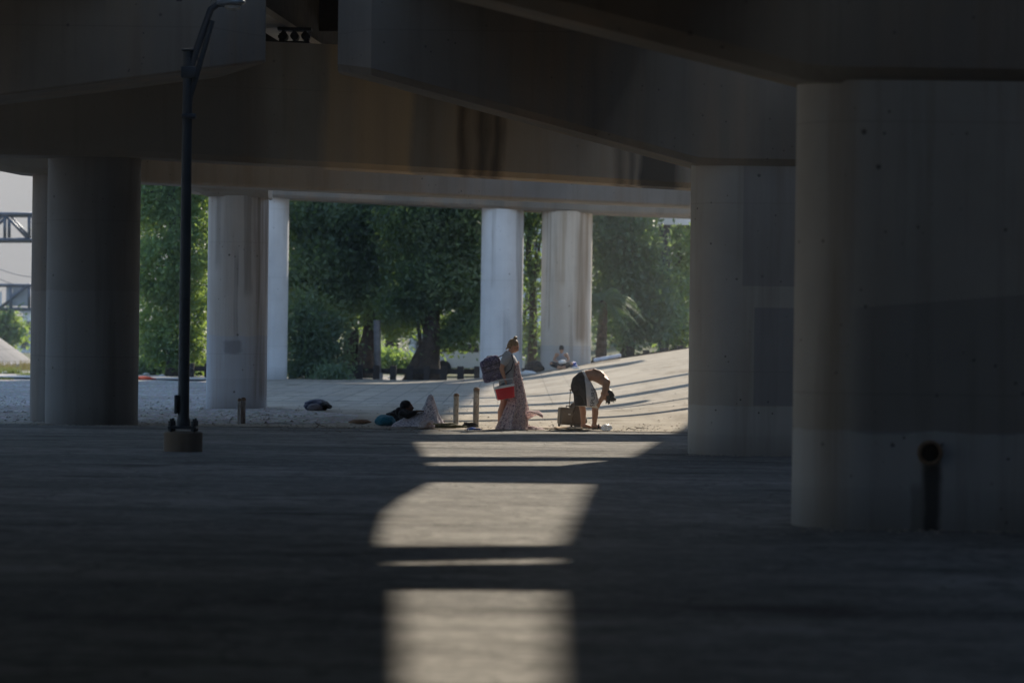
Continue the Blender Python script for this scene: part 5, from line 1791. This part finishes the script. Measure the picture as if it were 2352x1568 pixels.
# ------------------------------------------------------------------ the reclining person under a sheet
L0 = G(965, 980); L0.z = tz(L0.x, L0.y)+.012
T3 = lambda x, y, z: Vector((L0.x+x, L0.y+y, L0.z+z))
lie = thing('person', L0, 'dark clad person reclining on a teal sack under a sheet with one knee raised', 'person')
mb = MB()
mb.limb([T3(.05, .05, .11), T3(-.08, .04, .13), T3(-.22, .02, .19), T3(-.33, .0, .25), T3(-.39, 0, .275)], [(.16, .10), (.15, .10), (.17, .11), (.17, .10), (.09, .07)], 20, side=(0, 1, 0))
mb.limb([T3(-.36, 0, .26), T3(-.33, 0, .31)], [.06, .055], 10)
P3, M3 = head(mb, T3(-.235, -.02, .355), (.92, -.15, .15), (-.2, 0, 1), 1.0)
mb.limb([T3(.03, -.02, .12), T3(.12, -.03, .33), T3(.185, -.03, .49)], [.09, .08, .058], 12)
mb.limb([T3(.185, -.03, .49), T3(.26, -.03, .28), T3(.31, -.03, .07)], [.058, .056, .038], 12)
mb.limb([T3(.31, -.03, .06), T3(.42, -.03, .03)], [.038, .026], 10)
mb.limb([T3(.05, .13, .10), T3(.30, .16, .12), T3(.40, .10, .08), T3(.30, .0, .05)], [.09, .075, .058, .038], 12)
mb.limb([T3(-.33, -.16, .24), T3(-.22, -.24, .20), T3(-.06, -.20, .285)], [.055, .045, .03], 12)
hand(mb, T3(-.06, -.20, .285), (1, .1, .12), (0, .2, -1), 1.0, .5, 1)
part('body', mb, mat_skin('skin_dark', (.10, .055, .038)), lie, .0095, 3)
eyes(P3, M3, 1, lie)
mb = MB()
mb.ball(P3(-.03, 0, .036), (.11, .092, .10), M3, 18, 12); mb.ball(P3(-.05, 0, -.03), (.075, .082, .085), M3, 14, 10)
mb.limb([T3(-.40, -.12, .20), T3(-.44, -.13, .25), T3(-.42, -.13, .30), T3(-.36, -.12, .30)], [.014, .014, .014, .014], 8)
part('hood', mb, m_dark, lie, .009, 2)
mb = MB()
mb.limb([T3(-.05, .04, .13), T3(-.22, .02, .19), T3(-.33, .0, .25), T3(-.38, 0, .27)], [(.165, .12), (.185, .125), (.185, .115), (.11, .09)], 20, side=(0, 1, 0))
mb.limb([T3(-.33, -.16, .24), T3(-.22, -.24, .20), T3(-.10, -.21, .26)], [.066, .058, .046], 12)
part('jacket', mb, m_dark, lie, .01, 2)

prof = [(-.50, .0), (-.46, .05), (-.38, .10), (-.28, .17), (-.16, .225), (-.02, .225), (.03, .27), (.07, .36), (.115, .46), (.155, .56), (.19, .585), (.225, .545), (.275, .38), (.32, .23), (.38, .12), (.46, .05), (.52, .012)]
def drape(u, v):
    x = -.50+1.02*u; y = -.46+.92*v
    c_ = lerp(prof, x)
    w0 = .36-.16*ss(.25, .6, c_)
    e = max(0.0, 1-max(0, abs(y+.03)-.075)/w0)
    pk = math.hypot(x-.19, (y+.03)*1.1)
    an = math.atan2(y+.03, x-.19)
    fold = .022*math.sin(an*9+1)*ss(.03, .3, pk)+.012*math.sin(an*17+x*5)*ss(.05, .3, pk)
    h = c_*(e ** (.75 if c_ < .3 else 1.05))
    ed = min(1, min(u, 1-u, v, 1-v)*9)
    h += max(-h*.8, fold*(.25+.75*min(1, h*4)))*ed
    h += .02*ed*(.5+.5*noise.noise((x*9, y*9, 2)))
    wob = .05*noise.noise((x*3, y*3, 8))
    return T3(x+wob, y+wob, max(.004, h))
mb = MB()
mb.grid(drape, [i/110 for i in range(111)], [i/70 for i in range(71)])
o = mb.build('flowered_sheet', mat_print('flowered_sheet_cool', (.82, .80, .84), (.22, .22, .30), (.55, .50, .54), 26, .3), org=L0, smooth=True)
q = o.modifiers.new('t', 'SOLIDIFY'); q.thickness = .006; q.offset = 1
tag(o, 'flowered sheet draped over the raised knee of the reclining person', 'sheet')

# ------------------------------------------------------------------ the seated person at the tan column
Y = 115.6
q0 = at(1289, 850, Y)
S0 = Vector((q0.x, Y, tz(q0.x, Y)+.012))
T4 = lambda x, y, z: Vector((S0.x+x, S0.y+y, S0.z+z))
sit = thing('person', S0, 'dark haired person in a grey sleeveless top sitting against the tan column', 'person')
mb = MB()
mb.limb([T4(0, .12, .09), T4(0, .12, .22), T4(0, .08, .38), T4(0, .02, .52), T4(0, 0, .57)], [(.17, .12), (.155, .11), (.17, .115), (.18, .10), (.09, .07)], 20, side=(1, 0, 0))
mb.limb([T4(0, -.01, .56), T4(0, -.05, .63)], [.06, .055], 10)
P4, M4 = head(mb, T4(0, -.10, .70), (0, -.75, -.65), (0, -.6, .75), 1.0)
for sg in (-1, 1):
    mb.limb([T4(.09*sg, .08, .11), T4(.27*sg, -.14, .17), T4(.36*sg, -.30, .20)], [.09, .08, .06], 12)
    mb.limb([T4(.36*sg, -.30, .20), T4(.15*sg, -.42, .10), T4(-.05*sg, -.45, .06)], [.058, .052, .036], 12)
    mb.limb([T4(-.05*sg, -.45, .05), T4(-.15*sg, -.50, .035)], [.036, .026], 10)
    mb.limb([T4(.18*sg, .02, .52), T4(.26*sg, -.10, .33), T4(.13*sg, -.30, .27)], [.055, .045, .03], 12)
    hand(mb, T4(.13*sg, -.30, .27), (-.7*sg, -.6, -.1), (0, -.2, -1), 1.0, .5, -sg)
part('body', mb, m_skin2, sit, .0105, 3)
eyes(P4, M4, 1, sit)
mb = MB()
mb.ball(P4(-.025, 0, .036), (.108, .09, .10), M4, 18, 12); mb.ball(P4(-.06, 0, -.01), (.07, .08, .08), M4, 14, 10)
part('hair', mb, simple('hair_dark', (.012, .010, .010), .6), sit, .01, 1)
mb = MB()
mb.limb([T4(0, .12, .16), T4(0, .11, .26), T4(0, .07, .40), T4(0, .02, .52)], [(.18, .13), (.168, .122), (.182, .126), (.15, .11)], 20, side=(1, 0, 0))
part('tank_top', mb, mat_fabric('grey_tank', (.26, .27, .30)), sit, .011, 2)
mb = MB()
for sg in (-1, 1):
    mb.limb([T4(.08*sg, .08, .11), T4(.27*sg, -.14, .17), T4(.33*sg, -.25, .19)], [.11, .098, .088], 12)
    mb.limb([T4(.35*sg, -.29, .19), T4(.16*sg, -.41, .10)], [.07, .066], 12)
part('trousers', mb, m_dark, sit, .012, 2)
crumple('white_wrapper', 'white crumpled wrapper in the lap of the seated person', 'wrapper', T4(.02, -.38, 0), (.12, .08, .06), m_litter, 3.3, .5, 5)
o = C.objects['white_wrapper']; o.location.z = S0.z+.20
crumple('blue_bag', 'bright blue plastic bag beside the seated person', 'plastic bag', T4(.42, -.15, 0), (.12, .11, .10), simple('blue_plastic', (.025, .075, .32), .35, var=.3), 6.6, .4, 4)
crumple('dark_bag', 'black bag on the slope between the two round columns', 'bag', at(1226, 846, 116)*1.0, (.30, .25, .20), m_dark, 2.6, .4, 4)
crumple('white_sack', 'small pale sack lying left of the tan column foot', 'sack', at(1212, 858, 114), (.22, .2, .07), m_litter, 7.6, .45, 4)
# pale foam pad behind the tan column
c = at(1395, 832, 117.0); c.z = tz(c.x, 117)+.015
m_pad = mat_print('striped_pad', (.55, .60, .70), (.40, .46, .60), (.62, .65, .72), 6, 0)
mb = MB(); RP = Matrix.Rotation(R(-11), 3, 'Y')
mb.box(c+Vector((0, 0, .13)), (.98, .6, .12), RP, .035, 3)
o = mb.build('foam_pad', m_pad, org=c, smooth=50)
tag(o, 'pale blue foam pad lying at the right of the tan column', 'foam pad')

# ------------------------------------------------------------------ faint dusty air
mb = MB(); mb.box((0, 105, 13), (130, 330, 30))
t = bpy.data.materials.new('haze'); t.use_nodes = True
for q in list(t.node_tree.nodes): 
    if q.type == 'BSDF_PRINCIPLED': t.node_tree.nodes.remove(q)
q = t.node_tree.nodes.new('ShaderNodeVolumePrincipled')
q.inputs['Color'].default_value = (.86, .92, 1, 1); q.inputs['Density'].default_value = .0004; q.inputs['Anisotropy'].default_value = .2
t.node_tree.links.new(q.outputs[0], t.node_tree.nodes['Material Output'].inputs['Volume'])
tag(mb.build('haze', t), 'thin dusty haze in the air under the overpass', 'haze', kind='stuff')
